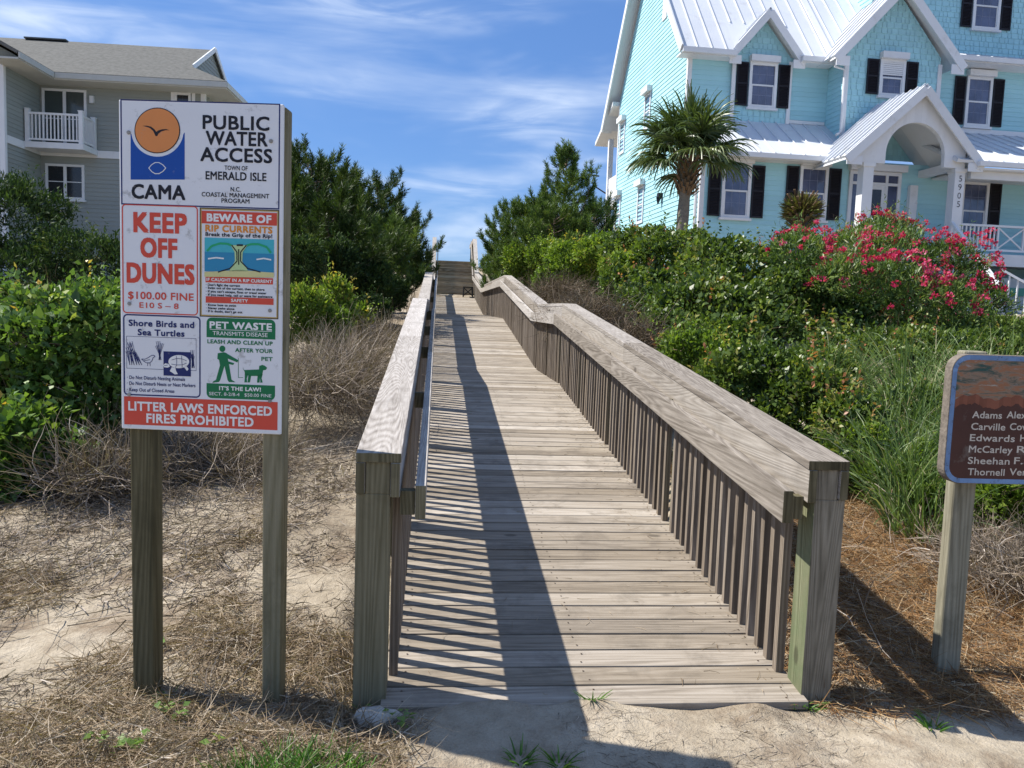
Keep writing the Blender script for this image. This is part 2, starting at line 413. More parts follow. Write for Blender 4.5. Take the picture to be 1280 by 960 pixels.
# ------------------------------------------------------------------ boardwalk
bw = empty('boardwalk', BW_O, TH, 'grey timber ramped boardwalk with railings climbing to stairs over the dune', 'boardwalk')
H = 1.02
M['rust'] = mat_plain('rusty_screw', (0.06, 0.038, 0.026), .7, .3, .4, 30)
def boardwalk():
    # deck: real boards with gaps
    d = MB(); s = 0.05; k = 0; SCREWS = []
    while s < S5 - 0.02:
        w = 0.136; e = min(s + w, S5)
        za, zb = float(zd(s)), float(zd(e)); dz = random.uniform(-0.0016, 0.0016); tw = random.uniform(-0.0015, 0.0015)
        l = TL - 0.03 - random.uniform(0, 0.012); r = TR + 0.03 + random.uniform(0, 0.012); th = 0.036
        sk = random.uniform(-0.0018, 0.0018)
        if s < 9: SCREWS.append((s + .03, s + .106))
        q = random.random()
        d.hexa([(l, s - sk, za + dz - th), (r, s + sk, za + dz - tw - th), (r, e + sk, zb + dz - tw - th), (l, e - sk, zb + dz - th),
                (l, s - sk, za + dz), (r, s + sk, za + dz - tw), (r, e + sk, zb + dz - tw), (l, e - sk, zb + dz)], q)
        s += w + random.uniform(0.009, 0.014); k += 1
    d.build('deck', M['deck'], bw, bevel=0.003)
    # screw heads along the joists
    nl = MB()
    for (u, v) in SCREWS:
        for tt in (TL + .05, 0.40, TR - .05):
            for q in (u, v):
                x, y, z = tt + random.uniform(-.012, .012), q + random.uniform(-.006, .006), float(zd(q)) + .0022
                nl.poly([(x + .0048 * math.cos(a), y + .0048 * math.sin(a), z) for a in np.linspace(0, 2 * math.pi, 7)[:-1]])
    nl.build('screws', M['rust'], bw)['kind'] = 'stuff'
    # stringers under the edges
    st = MB()
    pts = [0.12, S1, S2, S3, S4, S5]
    for a, b in zip(pts[:-1], pts[1:]):
        for tt in (TL - 0.02, 0.42, TR + 0.02):
            st.beam((tt, a, float(zd(a)) - 0.115), (tt, b, float(zd(b)) - 0.115), 0.04, 0.15)
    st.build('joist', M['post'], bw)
    # stairs: treads and risers
    for i in range(NST):
        sm = MB(); s0 = S5 + i * RUN; z = ZTOP + (i + 1) * RISE
        sm.box(TL - 0.04, TR + 0.04, s0, s0 + 0.025, z - RISE + 0.002, z - 0.038)
        sm.box(TL - 0.04, TR + 0.04, s0 - 0.025, s0 + RUN - 0.002, z - 0.036, z)
        sm.build('step', M['stair'], bw)
    ld = MB(); s = S6
    while s < S6 + 4.0:
        ld.box(TL - 0.04, TR + 0.04, s + 0.004, s + 0.143, ZL - 0.036, ZL); s += 0.147
    ld.build('landing', M['deck'], bw)

    bal_meshes = []
    for k in range(8):
        b = MB(); b.box(-0.019, 0.019, -0.019, 0.019, 0, 0.93); bal_meshes.append(b.mesh('baluster', M['baluster']))
    def side(sgn, name):
        """sgn +1 right, -1 left; lateral offsets measured outwards from the inner cap edge"""
        t0 = 1.257 if sgn > 0 else -0.42
        T = lambda q: t0 + sgn * q
        R = empty(name, parent=bw)
        def zc(s): return float(zd(s)) + H
        def rails(knots, zf):
            cap, hr, ib, ob = MB(), MB(), MB(), MB()
            for (a, b) in zip(knots[:-1], knots[1:]):
                n = max(1, int(round((b - a) / 3.7))); cuts = np.linspace(a, b, n + 1)
                for u, v in zip(cuts[:-1], cuts[1:]):
                    g = 0.002 if v < b else 0
                    def bd(mb, q0, q1, d0, d1):
                        x0, x1 = sorted((T(q0), T(q1))); za, zb = zf(u), zf(v)
                        mb.hexa([(x0, u, za - d1), (x1, u, za - d1), (x1, v - g, zb - d1), (x0, v - g, zb - d1),
                                 (x0, u, za - d0), (x1, u, za - d0), (x1, v - g, zb - d0), (x0, v - g, zb - d0)])
                    bd(cap, 0, 0.178, 0, 0.038)
                    bd(ib, 0.004, 0.041, 0.040, 0.178)
                    bd(ob, 0.142, 0.178, 0.040, 0.165)
                    bd(hr, -0.100, -0.058, 0.128, 0.265)
            return cap, hr, ib, ob
        kn = [0.085, S1, S2, S3, S4, S5]
        cap, hr, ib, ob = rails(kn, zc)
        for mb, nm, mt in ((cap, 'top_cap', 'cap'), (hr, 'handrail', 'rail'), (ib, 'side_board', 'rail'), (ob, 'side_board', 'rail')):
            o = mb.build(nm, [M[mt], M['post']], R, bevel=0.003); o.data.polygons[2].material_index = 1      # weathered end grain, with the shade on the front end painted in
        zs = lambda s: ZTOP + H + (s - S5) / (S6 - S5) * (ZL - ZTOP) + 0.05
        cap, hr, ib, ob = rails([S5 + 0.002, S6], zs)
        cap.build('top_cap', M['cap'], R); hr.build('handrail', M['rail'], R); ib.build('side_board', M['rail'], R)
        zl = lambda s: ZL + H + 0.05
        cap, hr, ib, ob = rails([S6 + 0.002, S6 + 4.0], zl)
        cap.build('top_cap', M['cap'], R); ib.build('side_board', M['rail'], R)
        # posts
        ps = [0.10]
        bays = [2.04, 4.0, 5.5]
        ps += bays + [S1, (S1 + S2) / 2, S2, 11.7, 13.9, S3, 18.3, 20.4, 22.5, S4, 26.9, 29.3, S5 - 0.1, S6, S6 + 2, S6 + 3.8]
        for i, s in enumerate(ps):
            p = MB(); zb = float(zd(s)) if s <= S5 else ZL
            zt_ = (zc(s) - 0.041) if s < S5 else (ZL + H + 0.008)
            x0, x1 = sorted((T(0.0425), T(0.1405))); s1 = s + 0.14 if i == 0 else s + 0.09
            w0, w1 = sorted((T(0.0425), T(0.176)))
            r_ = random.random(); zn = zt_ - 0.128
            p.box(w0, w1, s, s1, zb - 0.75, zn, r_); p.box(x0, x1, s + .0005, s1 - .0005, zn, zt_, r_)
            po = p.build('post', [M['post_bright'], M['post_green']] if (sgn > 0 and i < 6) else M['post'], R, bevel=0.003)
            if sgn > 0 and i < 6:
                for k_ in (5,) if i == 0 else range(12): po.data.polygons[k_].material_index = 1
            if s <= S5:                                           # spacer block behind the handrail
                b = MB(); x0, x1 = sorted((T(-0.056), T(0.003))); z = zc(s + 0.05)
                b.box(x0, x1, s + 0.02, s + 0.075, z - 0.262, z - 0.165)
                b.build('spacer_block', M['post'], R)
        # balusters between the posts
        pos = []
        for a, b in zip(ps[:-1], ps[1:]):
            if b > S5: break
            a2 = a + (0.14 if a < 0.2 else 0.09); n = int(round((b - a2) / 0.116)); 
            for k in range(n): pos.append(a2 + (b - a2) * (k + .5) / n)
        near = 80 if sgn > 0 else 20
        tq = T(0.0145)
        rest = MB()
        for k, s in enumerate(pos):
            z = float(zd(s)) - 0.10
            dt = random.uniform(-0.002, 0.002)
            if k < near:
                o = bpy.data.objects.new('baluster', bal_meshes[(k * 5) % 8]); COL.objects.link(o); o.parent = R
                o.location = (tq + sgn * 0.010 + dt, s, z); o.rotation_euler = (random.uniform(-.008, .008), random.uniform(-.004, .004), random.uniform(-.06, .06))
            else:
                rest.box(tq - 0.019 + sgn * 0.01, tq + 0.019 + sgn * 0.01, s - 0.019, s + 0.019, z, z + 0.93)
        for i in range(NST * 2):
            s = S5 + (i + 0.5) * RUN / 2; z = ZTOP + (i + 1) / 2 * RISE
            rest.box(tq - 0.019, tq + 0.019, s - 0.019, s + 0.019, z, z + 0.9)
        ro = rest.build('balusters', M['baluster'], R); ro['kind'] = 'stuff'
        return R
    a = side(+1, 'railing'); a['label'] = 'right hand railing with green stained end post'
    b = side(-1, 'railing'); b['label'] = 'left hand railing, its shadow falling across the deck'
boardwalk()

# small dark frame at the foot of the stairs
def stool():
    c = BW_O + BD * (S5 - 0.32) + BN * (TR - 0.30); z = ZTOP
    e = empty('wooden_stool', (c.x, c.y, z), TH, 'small black stool standing at the foot of the stairs', 'stool')
    b = MB(); b.box(-0.21, 0.21, -0.15, 0.15, 0.38, 0.43); b.build('seat', M['black'], e)
    for sx in (-1, 1):
        for sy in (-1, 1):
            g = MB(); g.beam((sx * 0.18, sy * 0.12, 0.378), (sx * 0.20, sy * 0.13, -0.02), 0.04, 0.04); g.build('leg', M['black'], e)
    x = MB(); x.beam((-0.17, -0.125, 0.06), (0.17, -0.125, 0.36), 0.02, 0.04); x.beam((-0.17, -0.10, 0.36), (0.17, -0.10, 0.06), 0.02, 0.04); x.build('cross_brace', M['black'], e)

M["black"] = mat_plain("black_paint", (0.012, 0.012, 0.014), 0.5)
stool()
# ------------------------------------------------------------------ lettering
FONT_CACHE = {}
def text_polys(body, bold):
    k = (body, bold)
    if k not in FONT_CACHE:
        cu = bpy.data.curves.new('lettering', 'FONT'); cu.body = body; cu.size = 1;  cu.resolution_u = 3
        cu.space_character = 1.0 + bold * 1.5
        ob = bpy.data.objects.new('lettering', cu); COL.objects.link(ob)
        bpy.context.view_layer.update()
        me = bpy.data.meshes.new_from_object(ob.evaluated_get(bpy.context.evaluated_depsgraph_get()))
        v = np.array([tuple(x.co) for x in me.vertices]); f = [tuple(p.vertices) for p in me.polygons]
        bpy.data.objects.remove(ob); bpy.data.curves.remove(cu); bpy.data.meshes.remove(me)
        FONT_CACHE[k] = (v, f)
    return FONT_CACHE[k]

class Board:
    """layout on a flat board: photo pixels are converted once into metres on the board"""
    def __init__(s, origin, rz):
        s.o = Vector(origin); s.u = Vector((math.cos(rz), math.sin(rz), 0)); s.n = Vector((math.sin(rz), -math.cos(rz), 0))
    def uv(s, px, py):
        d = F_ + R_ * ((px - 640) / FPX) - U_ * ((py - 480) / FPX); c = Vector((0, 0, CAM_H))
        x = c + d * ((s.o - c).dot(s.n) / d.dot(s.n)) - s.o
        return (x.dot(s.u), x.z)

class Print:
    """flat printed shapes in board space, layer k lies k*0.5 mm in front of the board"""
    def __init__(s, B, zx, zy, zs): s.B, s.zx, s.zy, s.zs = B, zx, zy, zs; s.L = {}
    def P(s, x, y): return s.B.uv(s.zx + x * s.zs, s.zy + y * s.zs)
    def mb(s, col): return s.L.setdefault(col, MB())
    def raw(s, col, pts, k): s.mb(col).poly([(u, -0.0006 * k, v) for u, v in pts], 0.5)
    def poly(s, col, pts, k=1):
        q = [s.P(*p) for p in pts]
        a = sum(q[i][0] * q[(i + 1) % len(q)][1] - q[(i + 1) % len(q)][0] * q[i][1] for i in range(len(q)))
        s.raw(col, q if a > 0 else q[::-1], k)
    def rect(s, col, x0, y0, x1, y1, k=1, r=0, corners='all'):
        s.raw(col, s.rr(x0, y0, x1, y1, r, corners), k)
    def rr(s, x0, y0, x1, y1, r, corners='all', n=5):
        (u0, v1), (u1, v0) = s.P(x0, (y0)), s.P(x1, y1)
        um, vm = s.P((x0 + x1) / 2, (y0 + y1) / 2); w = abs(u1 - u0); h = abs(s.P(x0, y0)[1] - s.P(x0, y1)[1])
        u0, u1, v0, v1 = um - w / 2, um + w / 2, vm - h / 2, vm + h / 2
        R = r * s.zs * w / ((x1 - x0) * s.zs) if r else 0
        out = []
        for cx, cy, a0, which in ((u1 - R, v1 - R, 0, 't'), (u0 + R, v1 - R, 90, 't'), (u0 + R, v0 + R, 180, 'b'), (u1 - R, v0 + R, 270, 'b')):
            if R and (corners == 'all' or corners == which):
                out += [(cx + R * math.cos(rad(a0 + 90 * i / n)), cy + R * math.sin(rad(a0 + 90 * i / n))) for i in range(n + 1)]
            else:
                out.append((cx + (R if cx > um else -R), cy + (R if cy > vm else -R)))
        return out
    def ring(s, col, x0, y0, x1, y1, t, r=0, k=1):
        a = s.rr(x0, y0, x1, y1, r); b = s.rr(x0 + t, y0 + t, x1 - t, y1 - t, max(r - t, 0.01) if r else 0)
        m = s.mb(col); n = len(a)
        for i in range(n):
            j = (i + 1) % n
            m.poly([(p[0], -0.0006 * k, p[1]) for p in (a[i], a[j], b[j], b[i])], 0.5)
    def ell(s, col, cx, cy, rx, ry, k=1, n=40):
        s.poly(col, [(cx + rx * math.cos(2 * math.pi * i / n), cy + ry * math.sin(2 * math.pi * i / n)) for i in range(n)], k)
    def line(s, col, pts, w, k=1):
        for a, b in zip(pts[:-1], pts[1:]):
            dx, dy = b[0] - a[0], b[1] - a[1]; l = math.hypot(dx, dy) or 1; nx, ny = -dy / l * w / 2, dx / l * w / 2
            s.poly(col, [(a[0] + nx, a[1] + ny), (b[0] + nx, b[1] + ny), (b[0] - nx, b[1] - ny), (a[0] - nx, a[1] - ny)], k)
    def text(s, col, body, x0, x1, yc, h, k=2, bold=0.02, tilt=0.035):
        """cap height h, fitted between x0 and x1 (zoom pixels); yc is the middle of the letters at the text's middle"""
        v, f = text_polys(body, bold)
        base = v[:, 1].min() if not any(c in body for c in 'gpqyj,$') else 0.0
        mn, mx = v[:, 0].min(), v[:, 0].max(); cap = 0.70
        um, vm = s.P((x0 + x1) / 2, yc); w = abs(s.P(x1, yc)[0] - s.P(x0, yc)[0]); hh = abs(s.P(x0, yc)[1] - s.P(x0, yc + h)[1])
        X = (v[:, 0] - mn) / (mx - mn) * w + um - w / 2; Z = v[:, 1] / cap * hh + vm - hh / 2
        m = s.mb(col); ex = bold / cap * hh * 0.72
        sh = [(0, 0)] if ex == 0 else [(-ex, -ex), (ex, -ex), (ex, ex), (-ex, ex)]
        for j, (dx, dz) in enumerate(sh):
            i = len(m.v)
            m.v += [(float(a) + dx, -0.0006 * k - 0.00006 * j, float(b) + dz) for a, b in zip(X, Z)]
            for q in f: m.f.append(tuple(i + t for t in q)); m.r.append(0.5)
    def done(s, parent, names):
        for col, m in s.L.items():
            m.build(names.get(col, 'lettering'), M[col], parent)

def ink(name, col, rough=0.5): M[name] = mat_plain(name, col, rough, 0.3, 0.06, 9.0, dirt=((0.35, 0.33, 0.3), 24.0, 0.62, 0.45))
ink('ink_black', (0.012, 0.012, 0.018)); ink('ink_navy', (0.012, 0.022, 0.12)); ink('ink_blue', (0.008, 0.07, 0.34)); ink('ink_orange', (0.68, 0.25, 0.075))
ink('ink_red', (0.62, 0.075, 0.045)); ink('ink_green', (0.008, 0.16, 0.06)); ink('ink_white', (0.78, 0.78, 0.76)); ink('ink_teal', (0.06, 0.42, 0.50)); ink('ink_sea', (0.03, 0.24, 0.42))
ink('ink_gold', (0.48, 0.33, 0.10)); ink('ink_amber', (0.70, 0.26, 0.03)); ink('ink_sand', (0.62, 0.58, 0.27)); ink('ink_lime', (0.45, 0.60, 0.30)); ink('ink_leaf', (0.02, 0.36, 0.14))
M['sign_white'] = mat_plain('sign_white', (0.70, 0.71, 0.73), 0.45, 0.4, 0.06, 4.0, dirt=((0.24, 0.23, 0.21), 15.0, 0.585, 0.6))
M['bolt'] = mat_plain('bolt_metal', (0.25, 0.24, 0.22), 0.5, 0.5, 0.2, 40)

def notice_sign():
    rz = rad(-1.5); o = Vector((-1.215, 3.165, 0.0))
    z0 = float(zt(o.x, o.y))
    e = empty('notice_sign', (o.x, o.y, 0), rz, 'tall white board of beach access and safety notices on two wooden posts', 'sign')
    B = Board(o, rz)
    c = [B.uv(147.5, 122.5), B.uv(354, 132), B.uv(351, 543), B.uv(152.5, 536)]
    uL = (c[0][0] + c[3][0]) / 2; uR = (c[1][0] + c[2][0]) / 2; v0 = (c[2][1] + c[3][1]) / 2; v1 = (c[0][1] + c[1][1]) / 2
    b = MB(); b.box(uL, uR, 0.0, 0.018, v0, v1); b.build('board', M['sign_white'], e, bevel=0.004)
    # posts behind the board
    for (pa, pb, yt) in ((uL + 0.016, uL + 0.116, v1 - 0.05), (uR - 0.085, uR + 0.004, v1 - 0.004)):
        p = MB(); zb = float(zt(o.x + pa, o.y)) - 0.4
        w = pb - pa
        p.hexa([(pa + 0.012, 0.0195, zb), (pb - 0.004, 0.0195, zb), (pb - 0.004, 0.0195 + w * 0.95, zb), (pa + 0.012, 0.0195 + w * 0.95, zb),
                (pa, 0.0195, yt), (pb, 0.0195, yt), (pb, 0.0195 + w * 0.95, yt), (pa, 0.0195 + w * 0.95, yt)])
        p.build('post', M['oldpost_dark'], e, bevel=0.008)
    def panel(nm, label, col='sign_white'):
        return None
    A1 = dict(zx=140, zy=110, zs=0.22908); A2 = dict(zx=140, zy=320, zs=0.25)
    def grp(label): 
        g = empty('notice_panel', parent=e); g['label'] = label; return g
    # --- public water access
    g = grp('white public water access panel with the sun and wave emblem'); p = Print(B, **A1)
    p.ring('ink_navy', 47, 76, 915, 650, 7, 0, 1)
    K = 'ink_black'
    p.text(K, 'PUBLIC', 497, 857, 190, 74, bold=.03); p.text(K, 'WATER', 514, 848, 276, 74, bold=.03); p.text(K, 'ACCESS', 484, 872, 366, 74, bold=.03)
    p.text(K, 'TOWN OF', 615, 740, 437, 24, bold=.015); p.text(K, 'EMERALD ISLE', 512, 842, 481, 44, bold=.025)
    p.text(K, 'N.C.', 648, 702, 553, 24, bold=.02); p.text(K, 'COASTAL MANAGEMENT', 490, 858, 585, 24, bold=.02); p.text(K, 'PROGRAM', 598, 750, 616, 24, bold=.02)
    p.text(K, 'CAMA', 110, 398, 567, 76, bold=.035); p.done(g, {K: 'lettering', 'ink_navy': 'border'})
    p = Print(B, **A1)
    arc = [(248 + 143 * math.cos(a), 232 + 143 * math.sin(a)) for a in np.linspace(rad(8), rad(172), 28)]
    p.poly('ink_blue', [(397, 243)] + arc + [(102, 243), (102, 500), (397, 500)][0:0] + [(102, 247), (102, 500), (397, 500)], 1)
    p.ell('ink_black', 248, 232, 125, 125, 2); p.ell('ink_orange', 248, 232, 120, 120, 3)
    wing = [(168, 207), (190, 206), (215, 212), (233, 226), (243, 240), (254, 232), (275, 226), (298, 225), (316, 232), (296, 231), (272, 237), (255, 250), (249, 262), (240, 264), (234, 252), (226, 235), (208, 219), (188, 212)]
    p.poly('ink_black', wing, 4)
    eye = [(199, 437), (215, 418), (235, 405), (258, 405), (280, 418), (297, 437), (280, 457), (258, 470), (235, 470), (215, 457)]
    p.poly('ink_white', eye, 2); p.poly('ink_blue', [(247 + (x - 247) * .88, 437 + (y - 437) * .86) for x, y in eye], 3)
    p.done(g, {'ink_blue': 'emblem_wave', 'ink_black': 'emblem_outline', 'ink_orange': 'emblem_sun', 'ink_white': 'emblem_eye'})
    # --- keep off dunes
    g = grp('white keep off dunes panel with red lettering'); p = Print(B, **A1); K = 'ink_red'
    p.text(K, 'KEEP', 122, 404, 735, 103, bold=.05); p.text(K, 'OFF', 160, 352, 872, 100, bold=.05)
    p.done(g, {}); p = Print(B, **A2)
    p.ring(K, 50, -253, 431, 293, 6, 20, 1)
    p.text(K, 'DUNES', 78, 408, 87, 94, bold=.05); p.text(K, '$100.00 FINE', 82, 408, 200, 36, bold=.025); p.text(K, 'E10 S – 8', 138, 333, 248, 27, bold=.02)
    p.done(g, {})
    # --- rip currents
    g = grp('rip current warning panel with a coloured beach diagram'); p = Print(B, **A1)
    p.rect('ink_red', 489, 676, 900, 745, 2); p.text('ink_white', 'BEWARE OF', 520, 868, 711, 40, 3, .06)
    p.text('ink_amber', 'RIP CURRENTS', 511, 874, 770, 34, 2, .055); p.text('ink_black', 'Break the Grip of the Rip!', 511, 874, 803, 20, 2, .04)
    p.rect('ink_teal', 506, 822, 884, 925, 2); p.rect('ink_sea', 506, 900, 884, 1006, 3)
    p.line('ink_leaf', [(520, 890), (545, 862), (590, 848), (630, 850), (660, 862)], 11, 4); p.line('ink_leaf', [(868, 900), (845, 868), (800, 852), (760, 852), (730, 862)], 11, 4)
    p.poly('ink_lime', [(650, 858), (740, 858), (715, 895), (712, 945), (745, 1000), (640, 1000), (672, 945), (670, 895)], 5)
    p.line('ink_black', [(655, 858), (683, 895), (684, 945), (645, 985), (580, 1005)], 6, 6); p.line('ink_black', [(735, 858), (704, 895), (703, 945), (742, 985), (812, 1005)], 6, 6)
    p.line('ink_black', [(693, 965), (693, 880)], 6, 6); p.line('ink_black', [(682, 858), (716, 858)], 10, 6)
    p.line('ink_white', [(525, 932), (570, 926), (612, 931)], 8, 5); p.line('ink_white', [(790, 936), (830, 930), (870, 938)], 8, 5)
    p.poly('ink_sand', [(506, 1004), (590, 1000), (700, 992), (800, 1002), (884, 1008), (884, 1034), (506, 1030)], 5)
    p.ring('ink_black', 480, 661, 909, 1256, 5, 0, 1); p.ring('ink_gold', 485, 666, 904, 1251, 6, 0, 1)
    p.done(g, {'ink_red': 'title_band', 'ink_white': 'lettering', 'ink_teal': 'diagram_sea', 'ink_sea': 'diagram_surf', 'ink_leaf': 'diagram_arrow', 'ink_lime': 'diagram_current', 'ink_sand': 'diagram_sand', 'ink_gold': 'border'})
    p = Print(B, **A2)
    p.rect('ink_red', 468, 106, 805, 137, 2); p.text('ink_white', 'IF CAUGHT IN A RIP CURRENT', 474, 800, 122, 15, 3, .04)
    for i, (tx, xe) in enumerate((("· Don't fight the current", 640), ('· Swim out of the current, then to shore', 762), ("· If you can't escape, float or tread water", 772), ('· If you need help, call or wave for assistance', 802))):
        p.text('ink_black', tx, 470, xe, 146 + i * 17.5, 11, 2, .045)
    p.rect('ink_red', 469, 207, 808, 239, 2); p.text('ink_white', 'SAFETY', 597, 680, 223, 15, 3, .04)
    for i, (tx, xe) in enumerate((('· Know how to swim', 620), ('· Never swim alone', 612), ("· If in doubt, don't go out", 652))):
        p.text('ink_black', tx, 471, xe, 246 + i * 16, 11, 2, .045)
    p.done(g, {'ink_red': 'heading_band'})
    # --- shore birds
    g = grp('white shore birds and sea turtles panel with a navy border'); p = Print(B, **A2); K = 'ink_navy'
    p.ring(K, 56, 297, 444, 703, 7, 22, 1)
    p.text(K, 'Shore Birds and', 85, 410, 339, 30, bold=.04); p.text(K, 'Sea Turtles', 130, 362, 384, 30, bold=.04)
    p.ring(K, 72, 406, 422, 568, 2, 0, 1)
    p.rect(K, 258, 479, 395, 600, 2)
    for i, (x, y, l, a) in enumerate(((90, 545, 70, 100), (100, 545, 110, 95), (112, 545, 95, 108), (125, 545, 120, 105), (138, 545, 85, 112), (150, 545, 70, 118), (235, 520, 85, 80), (240, 520, 95, 95), (246, 520, 75, 105), (405, 560, 90, 92), (412, 560, 70, 100), (400, 560, 60, 84))):
        for j in range(3):
            aa = rad(a + (j - 1) * 5); p.line(K, [(x, y), (x + l * .6 * math.cos(aa), y - l * .6 * math.sin(aa)), (x + l * math.cos(aa) * 1.15, y - l * math.sin(aa))], 3.2 if j == 1 else 2, 2)
    bird = [(148, 515), (165, 516), (182, 508), (198, 497), (210, 496), (216, 503), (206, 508), (202, 522), (190, 534), (172, 534), (160, 526)]
    p.line(K, bird + bird[:1], 3, 2); p.line(K, [(180, 534), (178, 550)], 2.5, 2); p.line(K, [(190, 534), (192, 550)], 2.5, 2); p.line(K, [(160, 524), (190, 518)], 2.5, 2)
    sh = [(335 + 52 * math.cos(a), 528 + 33 * math.sin(a)) for a in np.linspace(0, 2 * math.pi, 28, endpoint=False)]
    p.poly('ink_white', sh, 3); p.poly('ink_white', [(285, 540), (268, 536), (258, 545), (262, 556), (280, 558), (292, 552)], 4)
    p.poly('ink_white', [(300, 555), (290, 575), (315, 592), (330, 590), (322, 576), (318, 560)], 3); p.poly('ink_white', [(372, 548), (384, 565), (376, 575), (362, 556)], 3)
    for q in ([(300, 520), (325, 512), (350, 514), (375, 524)], [(298, 540), (325, 545), (352, 544), (374, 536)], [(322, 500), (325, 512), (325, 545), (318, 557)], [(350, 498), (350, 514), (352, 544), (352, 558)], [(262, 548), (280, 545)]):
        p.line(K, q, 2.2, 5)
    p.text(K, '· Do Not Disturb Nesting Animals', 76, 365, 611, 17, bold=.02); p.text(K, '· Do Not Disturb Nests or Nest Markers', 76, 417, 641, 17, bold=.02); p.text(K, '· Keep Out of Closed Areas', 76, 312, 671, 17, bold=.02)
    p.done(g, {K: 'lettering', 'ink_white': 'turtle_drawing'})
    # --- pet waste
    g = grp('green and white pet waste panel with a man and dog pictogram'); p = Print(B, **A2); K = 'ink_green'
    p.rect(K, 473, 313, 817, 412, 1, 26, 't'); p.rect(K, 473, 642, 815, 716, 1, 26, 'b')
    p.text('ink_white', 'PET WASTE', 490, 798, 349, 33, 2, .05); p.rect('ink_white', 490, 371, 800, 373.5, 2); p.text('ink_white', 'TRANSMITS DISEASE', 504, 778, 390, 20, 2, .005)
    p.text(K, 'LEASH AND CLEAN UP', 478, 803, 432, 19, bold=.04); p.text(K, 'AFTER YOUR', 617, 803, 473, 19, bold=.04); p.text(K, 'PET', 748, 803, 515, 19, bold=.04)
    p.ell(K, 552, 464, 15, 16, 1); p.poly(K, [(529, 486), (560, 481), (574, 486), (586, 546), (540, 546)], 1)
    p.poly(K, [(566, 483), (632, 521), (627, 532), (568, 508)], 2); p.poly(K, [(529, 488), (527, 514), (560, 534), (606, 545), (612, 536), (566, 522), (545, 506)], 2)
    p.poly(K, [(540, 546), (564, 546), (541, 621), (535, 630), (502, 634), (505, 627), (520, 619)], 1); p.poly(K, [(562, 546), (586, 546), (598, 618), (617, 631), (585, 630), (578, 620)], 1)
    p.line(K, [(632, 510), (632, 608), (656, 608)], 2.5, 1)
    p.poly(K, [(653, 560), (662, 570), (735, 567), (736, 550), (752, 544), (765, 549), (776, 559), (770, 569), (756, 572), (752, 592), (744, 600), (697, 600), (682, 596), (666, 590), (662, 576)], 1)
    for q in ([(664, 585), (682, 592), (674, 612), (676, 632), (662, 632), (664, 612)], [(682, 592), (696, 598), (690, 632), (678, 632)], [(728, 596), (742, 598), (738, 633), (725, 633)], [(740, 592), (754, 590), (748, 612), (754, 632), (742, 634)]): p.poly(K, q, 1)
    p.text('ink_white', "IT'S THE LAW!", 537, 744, 664, 19, 2, .05); p.text('ink_white', 'SECT. 8-2/8-4   $50.00 FINE', 486, 797, 693, 16, 2, .005)
    p.done(g, {K: 'lettering'})
    # --- litter band
    g = grp('red litter laws band across the foot of the board'); p = Print(B, **A2)
    p.rect('ink_red', 60, 716, 827, 856, 1); p.text('ink_white', 'LITTER LAWS ENFORCED', 83, 798, 762, 44, 2, .04); p.text('ink_white', 'FIRES PROHIBITED', 174, 706, 820, 44, 2, .04)
    p.done(g, {'ink_red': 'band'})
    # bolts
    for (x, y) in ((88, 238), (790, 273), (87, 692), (790, 725)):
        m = MB(); u, v = Print(B, **A2).P(x, y); m.tube([(u, -0.002, v), (u, -0.007, v)], [0.0075, 0.006], 10); m.build('bolt', M['bolt'], e)
    for (x, y) in ((92, 243), (868, 290)):
        m = MB(); u, v = Print(B, **A1).P(x, y); m.tube([(u, -0.002, v), (u, -0.006, v)], [0.008, 0.006], 10); m.build('bolt', M['bolt'], e)
M['oldpost_dark'] = mat_wood('notice_post_timber', 'z', (0.065, 0.058, 0.030), (0.145, 0.130, 0.074), (0.24, 0.215, 0.14), grain=1.0, ringw=.6, stain=.5)
notice_sign()

def mat_peel():
    t = NT('peeling_paint'); tc = t.n('ShaderNodeTexCoord'); o = tc.outputs['Object']
    mp = t.n('ShaderNodeMapping'); t.l(o, mp.inputs[0]); mp.inputs['Scale'].default_value = (1.0, 1, 4.0)
    n = t.noise(mp.outputs[0], 6, 7, 0.68, 0.5); n2 = t.noise(mp.outputs[0], 15, 5, 0.6)
    c = t.ramp(n, [(0.36, (0.035, 0.085, 0.075)), (0.43, (0.13, 0.11, 0.08)), (0.48, (0.24, 0.18, 0.13)), (0.54, (0.30, 0.13, 0.065)), (0.60, (0.27, 0.16, 0.10)), (0.66, (0.36, 0.33, 0.28))])
    mr = t.n('ShaderNodeMapRange'); t.l(n2, mr.inputs[0]); mr.inputs[1].default_value = .60; mr.inputs[2].default_value = .66; mr.inputs[4].default_value = .7
    c = t.mix(mr.outputs[0], c, (0.30, 0.29, 0.27))
    t.bsdf(c, 0.8, t.bump(n, 0.5, 0.01), 0.2); return t.m
M['peel'] = mat_peel()
M['brown_paint'] = mat_plain('brown_paint', (0.066, 0.025, 0.018), 0.6, 0.3, 0.3, 6, dirt=((0.15, 0.12, 0.10), 8.0, 0.58, 0.7))
M['rust_paint'] = mat_plain('rust_paint', (0.20, 0.075, 0.045), 0.7, 0.2, 0.25, 8)
M['border_blue'] = mat_plain('border_blue', (0.15, 0.25, 0.43), 0.6, 0.25, 0.25, 12, dirt=((0.07, 0.065, 0.06), 34.0, 0.56, 0.9))
ink('ink_cream', (0.52, 0.47, 0.40))
M['board_edge'] = mat_plain('worn_board_edge', (0.20, 0.17, 0.14), .85, .15, .35, 30, bump=.4)
